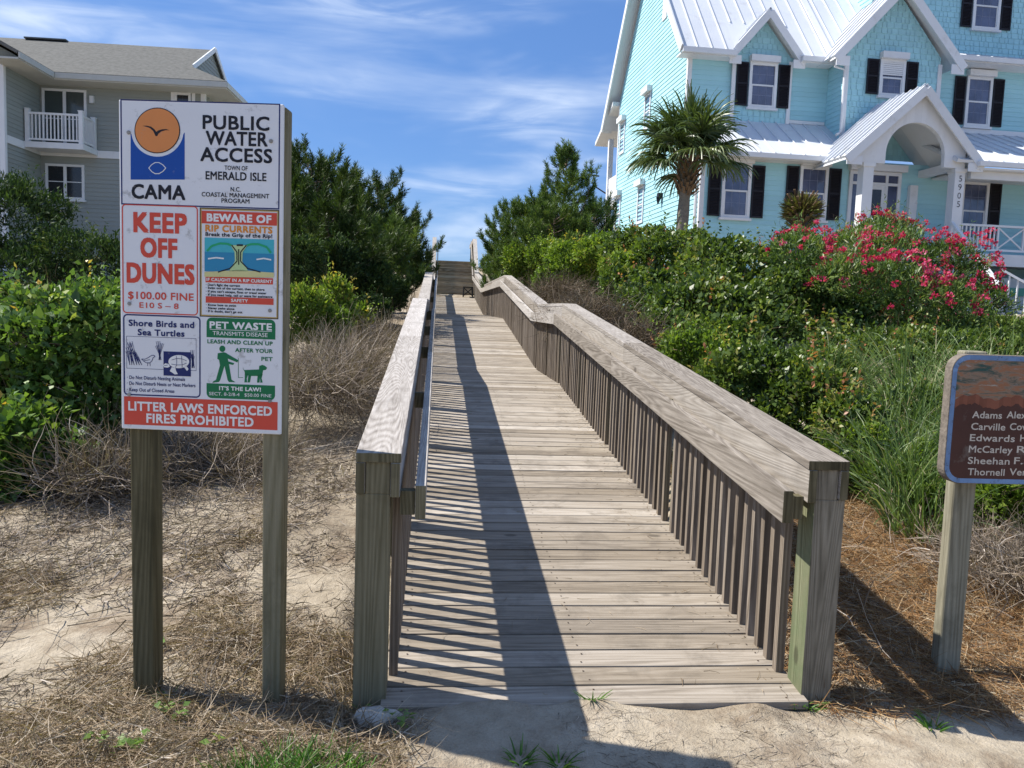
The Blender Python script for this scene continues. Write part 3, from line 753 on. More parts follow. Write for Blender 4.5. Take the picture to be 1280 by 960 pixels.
def name_sign():
    rz = rad(4); o = Vector((2.005, 3.60, 0))
    e = empty('name_sign', (o.x, o.y, 0), rz, 'brown peeling name board with a blue border on a weathered post', 'sign')
    B = Board(o, rz); Z = dict(zx=1060, zy=420, zs=220 / 960)
    q = Print(B, **Z)
    u0 = q.P(545, 450)[0]; v1 = q.P(760, 103)[1]; v0 = q.P(700, 806)[1]; u1 = u0 + 1.15
    def rrect(a0, a1, b0, b1, R, n=7):
        out = []
        for cx, cy, s in ((a1 - R, b1 - R, 0), (a0 + R, b1 - R, 90), (a0 + R, b0 + R, 180), (a1 - R, b0 + R, 270)):
            out += [(cx + R * math.cos(rad(s + 90 * i / n)), cy + R * math.sin(rad(s + 90 * i / n))) for i in range(n + 1)]
        return out
    R = 0.075
    b = MB(); b.prism([(u, 0.0, v) for u, v in rrect(u0, u1, v0, v1, R)], (0, 0.055, 0)); b.build('board', M['board_edge'], e, bevel=0.004)
    m = MB(); a = rrect(u0 + .003, u1 - .003, v0 + .003, v1 - .003, R); c = rrect(u0 + .024, u1 - .024, v0 + .024, v1 - .024, R - .02)
    for i in range(len(a)):
        j = (i + 1) % len(a); m.poly([(p[0], -0.002, p[1]) for p in (a[i], a[j], c[j], c[i])])
    m.build('border', M['border_blue'], e)
    vs = q.P(700, 372)[1]
    # brown field below a worn ragged line, peeling paint above it
    us = np.linspace(u0 + .026, u1 - .026, 60)
    rag = [vs + 0.010 * math.sin(u * 31) + 0.006 * math.sin(u * 97 + 1) + 0.03 * smooth(0.55, 0.75, np.array(u)) for u in us]
    m = MB(); m.poly([(u, -0.0016, v) for u, v in c if v < vs - 0.03 and u < (u0 + u1) / 2] + [(u, -0.0016, v) for u, v in c if v < vs - 0.03 and u >= (u0 + u1) / 2] + [(us[-1] + .001, -0.0016, rag[-1])] + [(u, -0.0016, r) for u, r in zip(us[::-1], rag[::-1])])
    m.build('painted_field', M['brown_paint'], e)
    m = MB(); up = [(u, v) for u, v in c if v > vs + 0.03]
    m.poly([(u, -0.0010, r + .0) for u, r in zip(us, rag)] + [(u, -0.0010, v) for u, v in up]); m.build('peeling_field', M['peel'], e)
    m = MB()
    for u, r0, r1, u2 in zip(us[:-1], rag[:-1], rag[1:], us[1:]):
        m.poly([(u, -0.0021, r0 - .004 - .008 * random.random()), (u2, -0.0021, r1 - .004 - .008 * random.random()), (u2, -0.0021, r1 + .032), (u, -0.0021, r0 + .032)])
    m.build('rust_band', M['rust_paint'], e)
    K = 'ink_cream'; p = Print(B, **Z)
    for tx, xa, xb, y in (('Adams', 677, 838, 430), ('Alex', 865, 972, 430), ('Carville', 671, 856, 494), ('Cov', 882, 972, 494), ('Edwards', 664, 908, 556), ('H', 938, 972, 556), ('McCarley', 658, 895, 618), ('R.', 920, 985, 618), ('Sheehan', 653, 880, 680), ('F.S', 905, 990, 680), ('Thornell', 652, 852, 741), ('Ven', 880, 975, 741)):
        p.text(K, tx, xa, xb, y, 37, 4, .02)
    p.done(e, {})
    pm = MB(); z = float(zt(o.x + .06, o.y))
    pe = MB()
    tilt = 0.0
    def post(x, top):
        g = MB(); w = 0.050
        rz2 = rad(-14); cs, sn = math.cos(rz2), math.sin(rz2)
        def rot(a, b_): return (x + a * cs - b_ * sn, 0.056 + w * 1.25 + a * sn + b_ * cs)
        base = [(-w, -w), (w, -w), (w, w), (-w, w)]
        g.hexa([(*rot(*c_), z - 0.5) for c_ in base] + [(*rot(*c_), top) for c_ in base]); g.build('post', M['oldpost'], e, bevel=0.009)
    post(u0 + 0.165, v1 + 0.012); post(u1 - 0.1, v1 + 0.008)
name_sign()
# ------------------------------------------------------------------ house materials
M['aqua'] = mat_plain('aqua_siding', (0.365, 0.635, 0.690), 0.65, 0.25, 0.07, 0.9, dirt=((0.33, 0.53, 0.56), 1.3, 0.62, 0.3))
M['white'] = mat_plain('white_trim', (0.70, 0.71, 0.72), 0.55, 0.3, 0.06, 2.0, dirt=((0.50, 0.49, 0.46), 2.2, 0.60, 0.4))
M['metalroof'] = mat_plain('white_metal_roof', (0.60, 0.62, 0.65), 0.42, 0.5, 0.07, 1.1, dirt=((0.42, 0.41, 0.39), 1.6, 0.58, 0.4))
M['shutter'] = mat_plain('black_shutter', (0.012, 0.010, 0.014), 0.5, 0.3, 0.2, 5)
M['greyside'] = mat_plain('grey_siding', (0.285, 0.305, 0.285), 0.7, 0.25, 0.06, 1.2)
M['shingle'] = mat_plain('grey_roof_shingle', (0.118, 0.118, 0.110), 0.9, 0.2, 0.35, 7, bump=0.5, bscale=25)
M['skirt'] = mat_plain('pale_skirt_board', (0.42, 0.46, 0.47), 0.7)
M['greenband'] = mat_plain('green_band', (0.08, 0.26, 0.20), 0.7)
def mat_glass():
    t = NT('window_glass'); tc = t.n('ShaderNodeTexCoord')
    n = t.noise(tc.outputs['Object'], 2.0, 3)
    c = t.ramp(n, [(0.3, (0.045, 0.055, 0.10)), (0.7, (0.11, 0.13, 0.22))])
    b = t.bsdf(c, 0.08, None, 0.6); b.inputs['Coat Weight'].default_value = 0.4; b.inputs['Coat Roughness'].default_value = 0.03
    return t.m
M['glass'] = mat_glass()
M['darkglass'] = mat_plain('dark_door_glass', (0.015, 0.016, 0.02), 0.1, 0.6)

def clip(poly, ax, lim, keep_ge):
    out = []
    for i in range(len(poly)):
        a, b = poly[i], poly[(i + 1) % len(poly)]
        ia = (a[ax] >= lim) == keep_ge or a[ax] == lim; ib = (b[ax] >= lim) == keep_ge or b[ax] == lim
        if ia: out.append(a)
        if ia != ib and a[ax] != b[ax]:
            k = (lim - a[ax]) / (b[ax] - a[ax]); out.append((a[0] + k * (b[0] - a[0]), a[1] + k * (b[1] - a[1])))
    return out
def lap(mb, poly, o, u, n, course=0.145, tiles=None, lip=0.016):
    """clapboard courses (or shingle tiles) covering a planar polygon (u,z); every course leans out at its foot"""
    o, u, n = Vector(o), Vector(u), Vector(n)
    zs = [p[1] for p in poly]; z = min(zs); zt_ = max(zs); row = 0
    while z < zt_ - 1e-4:
        z1 = z + course
        p = clip(clip(poly, 1, z, True), 1, z1, False)
        if len(p) >= 3:
            cells = []
            if tiles:
                x0, x1 = min(q[0] for q in p), max(q[0] for q in p); x = x0 - random.uniform(0, tiles)
                while x < x1:
                    w = tiles * random.uniform(0.6, 1.35); c = clip(clip(p, 0, x + .013, True), 0, x + w - .013, False)
                    if len(c) >= 3: cells.append((c, random.uniform(-.02, .0)))
                    x += w
                back = [o + u * a + Vector((0, 0, b)) + n * 0.001 for a, b in p]; mb.poly(back, 0.02)
            else: cells = [(p, 0.0)]
            for c, dz in cells:
                r = random.random()
                top = [o + u * a + Vector((0, 0, b if b > z + 1e-6 else b - dz * 0)) + n * (0.004 + lip * (z1 - b) / course) for a, b in c]
                mb.poly(top, r)
                low = [q for q in c if abs(q[1] - z) < 1e-6]
                if len(low) >= 2:
                    a0, a1 = min(q[0] for q in low), max(q[0] for q in low)
                    f = o + Vector((0, 0, z)); e = n * (0.004 + lip)
                    mb.poly([f + u * a0, f + u * a1, f + u * a1 + e, f + u * a0 + e], r)
        z = z1; row += 1

def roof_plane(mb, pts, thick=0.10, seam=0.45, rib=(0.030, 0.035), off=0.0):
    """slab plus standing seams. pts: planar convex polygon, first edge = eave"""
    P = [Vector(p) for p in pts]; a = (P[1] - P[0]).normalized(); nn = (P[1] - P[0]).cross(P[-1] - P[0]).normalized()
    if nn.z < 0: nn = -nn
    b = nn.cross(a);
    if b.z < 0: b = -b
    mb.prism(P, nn * -thick)
    if not seam: return
    q = [((p - P[0]).dot(a), (p - P[0]).dot(b)) for p in P]; lo, hi = min(x for x, _ in q), max(x for x, _ in q)
    x = lo + 0.03 + off
    while x < hi:
        ys = []
        for i in range(len(q)):
            (xa, ya), (xb, yb) = q[i], q[(i + 1) % len(q)]
            if (xa - x) * (xb - x) <= 0 and abs(xa - xb) > 1e-6: ys.append(ya + (yb - ya) * (x - xa) / (xb - xa))
        if len(ys) >= 2 and max(ys) - min(ys) > 0.05:
            s = P[0] + a * x + b * min(ys) + nn * rib[1] / 2; e = P[0] + a * x + b * max(ys) + nn * rib[1] / 2
            mb.beam(s, e, rib[0], rib[1], None, tuple(nn))
        x += seam

def window(parent, x, y, z, w, h, shutters=True, box=True, half=0.0, side=None, glass='glass', mull=False, name='window'):
    """window facing -y with its foot at (x,y,z); part 'window' is the frame, with pane, sash, shutters under it"""
    T = 0.085
    f = MB(); D = 0.055
    f.box(x, x + T, y - D, y, z, z + h); f.box(x + w - T, x + w, y - D, y, z, z + h)
    f.box(x + T, x + w - T, y - D + .002, y, z, z + T); f.box(x + T, x + w - T, y - D + .002, y, z + h - T, z + h)
    f.box(x - 0.05, x + w + 0.05, y - D - 0.05, y, z - 0.07, z - .002)
    fr = f.build(name, M['white'], parent)
    g = MB(); g.box(x + T, x + w - T, y - 0.012, y - 0.004, z + T, z + h - T); g.build('pane', M[glass], fr)
    s = MB(); zm = z + h * 0.5
    if mull:
        xm = x + w / 2; s.box(xm - .055, xm + .055, y - .035, y - .013, z + T, z + h - T)
        s.box(x + T, x + w - T, y - 0.028, y - 0.014, zm - 0.015, zm + 0.015)
    else:
        s.box(x + T, x + w - T, y - 0.034, y - 0.013, zm - 0.025, zm + 0.025)
        s.box(x + T, x + T + .035, y - 0.030, y - 0.013, z + T, zm - .026); s.box(x + w - T - .035, x + w - T, y - 0.030, y - 0.013, z + T, zm - .026)
    s.build('sash', M['white'], fr)
    if not mull and glass == 'glass':
        s = MB()
        for i in (1, 2):
            xx = x + T + (w - 2 * T) * i / 3; s.box(xx - .005, xx + .005, y - .0165, y - .0125, z + T, z + h - T)
        for zz in (z + h * .28, z + h * .74): s.box(x + T, x + w - T, y - .0160, y - .0126, zz - .005, zz + .005)
        s.build('muntin', M['grey_muntin'], fr)
    if half:
        s = MB(); zz = z + h - T
        while zz > z + h - T - half: s.box(x + T, x + w - T, y - .048 + .004 * random.random(), y - .036, zz - .05, zz - .004); zz -= .055
        s.build('roller_shutter', M['white'], fr)
    if box:
        s = MB(); s.box(x - .02, x + w + .02, y - .19, y, z + h + .003, z + h + .19); s.build('shutter_box', M['white'], fr)
    if shutters:
        for xs in (x - 0.415, x + w + 0.035):
            s = MB(); sw = .38; z1 = z + h - .02
            s.box(xs, xs + .045, y - .05, y - .018, z + .03, z1); s.box(xs + sw - .045, xs + sw, y - .05, y - .018, z + .03, z1)
            for zz in (z + .03, z + h / 2, z1 - .05): s.box(xs + .045, xs + sw - .045, y - .049, y - .018, zz, zz + .05)
            zz = z + .08
            while zz < z1 - .06:
                s.hexa([(xs + .045, y - .046, zz), (xs + sw - .045, y - .046, zz), (xs + sw - .045, y - .022, zz + .03), (xs + .045, y - .022, zz + .03),
                        (xs + .045, y - .046, zz + .008), (xs + sw - .045, y - .046, zz + .008), (xs + sw - .045, y - .022, zz + .038), (xs + .045, y - .022, zz + .038)]); zz += .045
            s.box(xs + .045, xs + sw - .045, y - .022, y - .0185, z + .08, z1 - .05)
            s.build('shutter', M['shutter'], fr)
    return fr
M['grey_muntin'] = mat_plain('grey_muntin', (0.20, 0.22, 0.30), 0.5)

def side_window(parent, y, z, w, h, x=0.0):
    """narrow window in the side wall facing -x"""
    f = MB(); T = .09
    f.box(x - .05, x, y, y + T, z, z + h); f.box(x - .05, x, y + w - T, y + w, z, z + h); f.box(x - .049, x, y + T, y + w - T, z, z + T); f.box(x - .049, x, y + T, y + w - T, z + h - T, z + h)
    fr = f.build('window', M['white'], parent)
    s = MB(); s.box(x - .20, x, y - .03, y + w + .03, z + h + .002, z + h + .20); s.build('shutter_box', M['white'], fr)
    g = MB(); g.box(x - .012, x - .004, y + T, y + w - T, z + T, z + h - T); g.build('pane', M['glass'], fr)
    s = MB(); s.box(x - .032, x - .013, y + T, y + w - T, z + h * .5 - .025, z + h * .5 + .025); s.build('sash', M['white'], fr)

def balustrade(parent, a, b, h=0.82, name='porch_railing', post=True, xpanel=None, pitch=0.125):
    a, b = Vector(a), Vector(b); d = b - a; l = Vector((d.x, d.y, 0)).length; up = Vector((0, 0, 1))
    R = empty(name, parent=parent)
    m = MB(); m.beam(a + up * h, b + up * h, .09, .06); m.build('top_rail', M['white'], R)
    m = MB(); m.beam(a + up * .12, b + up * .12, .06, .06); m.build('bottom_rail', M['white'], R)
    n = int(l / pitch)
    for i in range(1, n):
        k = i / n
        if xpanel and xpanel[0] < k * l < xpanel[1]: continue
        p = a + d * k; m = MB(); m.box(p.x - .019, p.x + .019, p.y - .019, p.y + .019, p.z + .151, p.z + h - .031); m.build('baluster', M['white'], R)
    if xpanel:
        m = MB(); p0, p1 = a + d * (xpanel[0] / l), a + d * (xpanel[1] / l)
        m.beam(p0 + up * .16, p1 + up * (h - .04), .03, .04); m.beam(p0 + up * (h - .04), p1 + up * .16, .026, .04)
        for p in (p0, p1): m.box(p.x - .025, p.x + .025, p.y - .024, p.y + .024, p.z + .151, p.z + h - .031)
        m.build('cross_panel', M['white'], R)
    return R

def beach_house():
    o = Vector((5.288, 24.0, 0)); rz = rad(7.5)
    e = empty('beach_house', o, rz, 'aqua clapboard beach house with a white metal roof and an arched entry porch', 'house')
    def wall(poly, oo, u, n, tiles=None, course=0.145, mat='aqua', name='wall'):
        m = MB(); lap(m, poly, oo, u, n, course, tiles); return m.build(name, M[mat], e)
    X, NX, Y = (1, 0, 0), (-1, 0, 0), (0, 1, 0); FR = (0, -1, 0)
    zg = 1.2
    YU = 1.65                                                     # upper front wall
    # front walls
    wall([(0, zg), (16, zg), (16, 6.4), (0, 6.4)], (0, 0, 0), X, FR)
    wall([(0, 7.3), (4.55, 7.3), (4.55, 9.75), (0, 9.75)], (0, YU, 0), X, FR)
    wall([(7.6, 7.3), (16, 7.3), (16, 10.0), (7.6, 10.0)], (0, YU, 0), X, FR)
    # left side wall with its gable: lower storey from y=0, upper from YU
    rx, ry = 0.0, 6.2; ridge = 15.35
    wall([(0, zg), (9.9, zg), (9.9, 6.4), (0, 6.4)], (0, 0, 0), Y, NX)
    wall([(0.1, 6.4), (9.9, 6.4), (9.9, 7.8), (YU, 7.8)], (0, 0, 0), Y, NX)
    wall([(YU, 7.8), (9.9, 7.8), (9.9, 10.2), (ry, 15.0), (YU, 10.0)], (0, 0, 0), Y, NX)
    m = MB(); m.box(-.03, 9.9, -0.0, .02, 0, .01)
    # corner boards, band
    for (x, y, z0, z1) in ((0, 0, zg, 6.38), (0, YU, 7.75, 9.72)):
        m = MB(); m.box(x - .035, x + .10, y - .035, y + .10, z0, z1); m.build('corner_board', M['white'], e)
    m = MB(); m.box(-.035, .10, 9.82, 9.95, zg, 10.0); m.build('corner_board', M['white'], e)
    m = MB(); m.tube([(-.08, .16, 6.3), (-.08, .16, zg)], [.045, .045], 8); m.build('downpipe', M['white'], e)
    # main roof
    m = MB(); ev = 1.15; ze = 9.68; sl = (ridge - ze) / (ry - ev)
    def zr(y): return ze + sl * (y - ev)
    yo = YU + .55
    roof_plane(m, [(-.42, ev, ze), (1.30, ev, ze), (1.30, yo, zr(yo)), (-.42, yo, zr(yo))], .10, .46); roof_plane(m, [(3.37, ev, ze), (7.3, ev, ze), (7.3, yo, zr(yo)), (3.37, yo, zr(yo))], .10, .46, off=.35)
    for xs_, x1_ in ((1.30, 2.17), (3.37, 2.50)): m.prism([(xs_, 1.30, zr(1.30)), (x1_, yo, zr(yo)), (xs_, yo, zr(yo))], (0, .06, -.06))
    roof_plane(m, [(-.42, yo, zr(yo)), (7.3, yo, zr(yo)), (7.3, ry, ridge), (-.42, ry, ridge)], .10, .46)
    rev = 11.15; m2 = MB(); roof_plane(m, [(7.3, rev, 9.35), (-.42, rev, 9.35), (-.42, ry, ridge), (7.3, ry, ridge)], .10, .46)
    rf = m.build('roof', M['metalroof'], e); m2.build('roof', M['metalroof'], e)
    m = MB(); m.beam((4.38, ev + .02, ze + .055), (4.38, ry, ridge + .055), .22, .05, None, (0, -sl, 1)); m.build('roof_flashing', M['white'], rf)
    m = MB()
    for (xa, xb) in ((-.40, 1.28), (3.39, 4.5)):
        m = MB(); m.box(xa, xb, ev - .12, ev - .01, ze - .17, ze - .02); m.build('gutter', M['white'], rf)
        m = MB(); m.box(xa, xb, ev, YU, ze - .19, ze - .14); m.build('soffit', M['white'], rf)
    m = MB()
    for (ya, za, yb, zb) in ((ev - .02, ze - .06, ry, ridge - .06), (rev, 9.29, ry, ridge - .06)):
        m.beam((-.43, ya, za), (-.43, yb, zb), .05, .26); 
    m.build('rake_board', M['white'], rf)
    m = MB()
    m.prism([(-.40, ev, ze - .13), (-.40, ry, ridge - .13), (-.0, ry, ridge - .13), (0, ev, ze - .13)], (0, 0, -.02))
    m.prism([(-.40, rev, 9.22), (-.40, ry, ridge - .13), (0, ry, ridge - .13), (0, rev, 9.22)], (0, 0, -.02))
    m.build('soffit', M['white'], rf)
    # gable vent, side windows
    m = MB(); m.box(-.04, 0, 4.1, 4.55, 11.55, 12.15); m.build('vent', M['white'], e)
    for (y, z, w, h) in ((5.75, 4.95, .8, 1.35), (9.0, 4.95, .75, 1.4), (5.45, 8.25, .75, 1.25), (8.85, 8.0, .75, 1.25)): side_window(e, y, z, w, h)
    m = MB(); m.box(-.16, -.02, 3.55, 3.75, 5.55, 5.70); m.tube([(-.12, 3.65, 5.56), (-.14, 3.65, 5.34)], [.09, .02], 8); m.build('wall_lamp', M['shutter'], e)
    # --- low roof over the lower front, left part
    m = MB(); roof_plane(m, [(-.3, -.5, 6.38), (4.35, -.5, 6.38), (4.9, YU, 7.78), (-.3, YU, 7.78)], .08, .45)
    lr = m.build('low_roof', M['metalroof'], e)
    m = MB(); m.box(-.3, 3.5, -.62, -.51, 6.22, 6.35); m.box(-.3, 3.6, -.50, 0.0, 6.20, 6.25); m.build('gutter', M['white'], lr)
    m = MB(); m.box(-.02, 4.5, YU - .06, YU - .02, 7.76, 7.86); m.build('flashing', M['white'], lr)
    # --- low roof right
    m = MB(); roof_plane(m, [(6.6, -2.0, 6.22), (16.3, -2.0, 6.22), (16.3, YU, 7.85), (6.6, YU, 7.85)], .08, .45)
    lr = m.build('low_roof', M['metalroof'], e)
    m = MB(); m.box(7.2, 16.3, -2.12, -2.01, 6.06, 6.19); m.box(7.2, 16.3, -2.0, -.02, 5.98, 6.03); m.box(7.2, 16.3, -1.78, -1.62, 5.76, 5.975); m.build('gutter', M['white'], lr)
    m = MB(); m.box(7.6, 16.2, YU - .06, YU - .02, 7.83, 7.98); m.build('flashing', M['white'], lr)
    # --- dormer
    d = empty('dormer', parent=e); yd = YU - .06
    m = MB(); lap(m, [(1.42, 7.72), (3.25, 7.72), (3.25, 9.72), (2.335, 10.80), (1.42, 9.72)], (0, yd, 0), X, FR, .17, .2); m.build('wall', M['aqua'], d)
    m = MB(); m.box(1.36, 1.48, yd - .05, yd, 7.72, 9.6); m.build('corner_board', M['white'], d)
    m = MB(); m.box(3.19, 3.31, yd - .05, yd, 7.72, 9.6); m.build('corner_board', M['white'], d)
    yf = yd - .36; ax, az, ezz = 2.335, 11.06, 9.62
    yb_e = ev + (ezz - ze) / sl; yb_a = ev + (az - ze) / sl
    m = MB(); roof_plane(m, [(1.12, yf, ezz), (1.12, yb_e + .1, ezz), (ax, yb_a, az), (ax, yf, az)], .06, .40); roof_plane(m, [(3.55, yf, ezz), (3.55, yb_e + .1, ezz), (ax, yb_a, az), (ax, yf, az)], .06, .40); m.build('roof', M['metalroof'], d)
    m = MB()
    for xe in (1.12, 3.55):
        m.beam((xe, yf - .02, ezz - .15), (ax, yf - .02 - (.003 if xe > 2 else 0), az - .15), .045, .22)
        m.prism([(xe, yf, ezz - .10), (ax, yf, az - .10), (ax, yd, az - .10), (xe, yd, ezz - .10)], (0, 0, -.03))
        m.prism([(xe, yf - .021, ezz - .05), (xe, yf - .021, ezz - .30), (xe + (.38 if xe < 2 else -.38), yf - .021, ezz - .30), (xe + (.38 if xe < 2 else -.38), yf - .021, ezz - .05)], (0, .03, 0))
    m.build('rake_board', M['white'], d)
    window(d, 1.92, yd - .02, 8.15, .90, 1.36)
    # --- bump-out with the big shingled gable
    g = empty('gable_bay', parent=e); yg = .6; gl, gr, gx = 4.55, 7.6, 6.075
    m = MB(); lap(m, [(gl, 6.6), (gr, 6.6), (gr, 9.75), (gx, 11.55), (gl, 9.75)], (0, yg, 0), X, FR, .17, .2); m.build('wall', M['aqua'], g)
    m = MB(); lap(m, [(yg, 6.9), (YU, 6.9), (YU, 9.7), (yg, 9.7)], (gl, 0, 0), Y, NX); m.build('wall', M['aqua'], g)
    m = MB(); lap(m, [(yg, 6.9), (YU, 6.9), (YU, 9.7), (yg, 9.7)], (gr, 0, 0), Y, (1, 0, 0)); m.build('wall', M['aqua'], g)
    for x in (gl, gr):
        m = MB(); m.box(x - .05 + (.0 if x == gl else -.03), x + .05 + (.03 if x == gl else 0), yg - .04, yg + .05, 6.9, 9.55); m.build('corner_board', M['white'], g)
    yf = yg - .38; az, ezz = 11.78, 9.52
    yb_e = max(ev + (ezz - ze) / sl, yf + .3); yb_a = ev + (az - ze) / sl
    m = MB()
    for xe in (4.02, 8.13): roof_plane(m, [(xe, yf, ezz), (xe, YU if xe > 6 else yb_e + .5, ezz), (gx, yb_a + .3, az), (gx, yf, az)], .06, .40)
    m.build('roof', M['metalroof'], g)
    m = MB()
    for xe in (4.02, 8.13):
        m.beam((xe, yf - .02, ezz - .15), (gx, yf - .02 - (.003 if xe > 6 else 0), az - .15), .045, .25)
        m.prism([(xe, yf, ezz - .10), (gx, yf, az - .10), (gx, yg, az - .10), (xe, yg, ezz - .10)], (0, 0, -.03))
        sg = 1 if xe < 6 else -1
        m.prism([(xe, yf - .021, ezz - .05), (xe, yf - .021, ezz - .33), (xe + sg * .42, yf - .021, ezz - .33), (xe + sg * .42, yf - .021, ezz - .05)], (0, .03, 0))
    m.build('rake_board', M['white'], g)
    m = MB(); m.tube([(4.22, yf + .35, 9.42), (4.22, yf + .42, 9.28), (4.47, yg - .10, 9.15), (4.47, yg - .10, 7.35), (4.30, yg - .16, 7.22)], [.045] * 5, 8); m.build('downpipe', M['white'], g)
    window(g, 5.62, yg - .02, 8.50, .82, 1.08, half=.34)
    # --- right upper windows and the top storey
    window(e, 9.25, YU - .02, 8.06, .9, 1.55); window(e, 12.4, YU - .02, 8.06, .9, 1.55)
    m = MB(); roof_plane(m, [(7.75, .95, 10.02), (16.3, .95, 10.02), (16.3, 2.6, 10.62), (7.75, 2.6, 10.62)], .08, .45); lr = m.build('low_roof', M['metalroof'], e)
    m = MB(); m.box(7.9, 16.3, .84, .94, 9.86, 10.0); m.box(7.9, 16.3, .95, YU, 9.84, 9.89); m.build('gutter', M['white'], lr)
    m = MB(); lap(m, [(6.4, 10.4), (16, 10.4), (16, 14.5), (11.2, 18.0), (6.4, 14.5)], (0, 2.6, 0), X, FR, .17, .2); m.build('wall', M['aqua'], e)
    m = MB(); lap(m, [(2.6, 10.0), (6.2, 10.0), (6.2, 14.5), (2.6, 14.5)], (6.4, 0, 0), Y, NX); m.build('wall', M['aqua'], e)
    m = MB(); roof_plane(m, [(6.0, 2.2, 14.3), (6.0, 9.0, 14.3), (11.2, 9.0, 18.2), (11.2, 2.2, 18.2)], .1, .45); roof_plane(m, [(16.4, 2.2, 14.3), (16.4, 9.0, 14.3), (11.2, 9.0, 18.2), (11.2, 2.2, 18.2)], .1, .45); m.build('roof', M['metalroof'], e)
    window(e, 9.92, 2.58, 11.45, .98, 1.5)
    # --- lower windows
    window(e, .62, -.02, 4.55, .88, 1.56); window(e, 3.0, -.02, 4.60, .88, 1.56)
    window(e, 8.2, -.02, 4.25, .9, 1.75, glass='glass'); window(e, 11.1, -.02, 4.25, .9, 1.75)
    # --- entrance door with side lights and transom
    f = MB(); x0, x1, z0, z1 = 4.55, 6.2, 3.72, 6.12; y = -.02
    for (a, b) in ((x0, x0 + .1), (x1 - .1, x1), (x0 + .42, x0 + .5), (x1 - .5, x1 - .42)): f.box(a, b, y - .06, y, z0, z1)
    for (a, b) in ((z1 - .1, z1), (5.72, 5.80)): f.box(x0, x1, y - .062, y - .001, a, b)
    dr = f.build('front_door', M['white'], e)
    for (a, b, c, dd) in ((x0 + .1, x0 + .42, z0, 5.72), (x1 - .42, x1 - .1, z0, 5.72), (x0 + .1, x0 + .42, 5.8, z1 - .1), (x0 + .5, x1 - .5, 5.8, z1 - .1), (x1 - .42, x1 - .1, 5.8, z1 - .1)):
        g2 = MB(); g2.box(a, b, y - .02, y - .01, c, dd); g2.build('pane', M['glass'], dr)
    g2 = MB(); g2.box(x0 + .5, x0 + .60, y - .04, y - .012, z0, 5.72); g2.box(x1 - .60, x1 - .5, y - .04, y - .012, z0, 5.72); g2.box(x0 + .6, x1 - .6, y - .04, y - .012, 5.6, 5.72); g2.box(x0 + .6, x1 - .6, y - .04, y - .012, z0, z0 + .25); g2.build('door_leaf', M['white'], dr)
    g2 = MB(); g2.box(x0 + .6, x1 - .6, y - .03, y - .014, z0 + .25, 5.6); g2.build('pane', M['darkglass'], dr)
    g2 = MB(); g2.box(x0 - .05, x1 + .1, y - .2, y, z1 + .01, z1 + .2); g2.build('shutter_box', M['white'], dr)
    m = MB(); m.box(6.62, 6.72, -.14, -.02, 5.05, 5.25); m.tube([(6.67, -.14, 5.25), (6.67, -.16, 5.32)], [.06, .02], 8); m.build('wall_lamp', M['white'], e)
    # --- portico
    p = empty('portico', parent=e); yp = -1.78; px, pz = 5.53, 8.16; xl, xr, zl = 3.36, 7.40, 6.16
    # fascia panel with an arched opening
    m = MB(); cx, r, zs = 5.47, .88, 6.30; Nn = 24
    def fz(x): return pz - .10 - (pz - zl) * abs(x - px) / (px - xl if x < px else xr - px)
    pa = [(cx + r * math.cos(math.pi - math.pi * i / Nn), zs + r * math.sin(math.pi - math.pi * i / Nn)) for i in range(Nn + 1)]
    zb = 6.02
    m.prism([(xl + .42, yp, zb), (cx - r, yp, zb), (cx - r, yp, fz(cx - r)), (xl + .42, yp, fz(xl + .42))], (0, .14, 0))
    m.prism([(cx + r, yp, zb), (xr - .42, yp, zb), (xr - .42, yp, fz(xr - .42)), (cx + r, yp, fz(cx + r))], (0, .14, 0))
    for (a, b) in zip(pa[:-1], pa[1:]):
        m.prism([(a[0], yp, a[1]), (b[0], yp, b[1]), (b[0], yp, fz(b[0])), (a[0], yp, fz(a[0]))], (0, .14, 0))
    m.build('arch_panel', M['white'], p)
    yf = yp - .18
    m = MB(); roof_plane(m, [(xl, yf, zl), (xl, .58, zl), (px, .58, pz), (px, yf, pz)], .06, .32, (.035, .05)); roof_plane(m, [(xr, yf, zl), (xr, .58, zl), (px, .58, pz), (px, yf, pz)], .06, .32, (.035, .05)); m.build('roof', M['metalroof'], p)
    m = MB()
    for xe in (xl, xr):
        m.beam((xe, yf - .02, zl - .13), (px, yf - .02 - (.003 if xe > 5 else 0), pz - .13), .05, .24)
        sg = 1 if xe < 5 else -1
        m.prism([(xe, yf - .021, zl - .02), (xe, yf - .021, zl - .25), (xe + sg * .45, yf - .021, zl - .25), (xe + sg * .45, yf - .021, zl - .02)], (0, .03, 0))
        m.prism([(xe, yf, zl - .09), (px, yf, pz - .09), (px, 0, pz - .09), (xe, 0, zl - .09)], (0, 0, -.03))
    m.build('rake_board', M['white'], p)
    for xc in (4.14, 6.88):
        m = MB(); m.box(xc - .15, xc + .15, -1.76, -1.46, 2.2, 5.92); m.box(xc - .18, xc + .18, -1.79, -1.43, 5.92, 6.018); pl = m.build('pillar', M['white'], p)
        if xc > 5:
            m = MB(); m.box(xc - .13, xc + .13, -1.6, -.02, 6.02, 6.22); m.build('beam', M['white'], p)
            n = MB()
            for i, ch in enumerate('5905'):
                v, f = text_polys(ch, .03); v0 = len(n.v); cxx = (v[:, 0].min() + v[:, 0].max()) / 2
                n.v += [(xc + .02 + (float(a) - cxx) * .24, -1.7625, 5.66 - i * .235 + float(b) * .24) for a, b in v[:, :2]]
                for q in f: n.f.append(tuple(v0 + t for t in q)); n.r.append(.5)
            n.build('house_number', M['ink_black'], pl)
    m = MB(); m.box(6.45, 6.7, -.16, -.02, 3.7, 5.77); m.build('pilaster', M['white'], p)
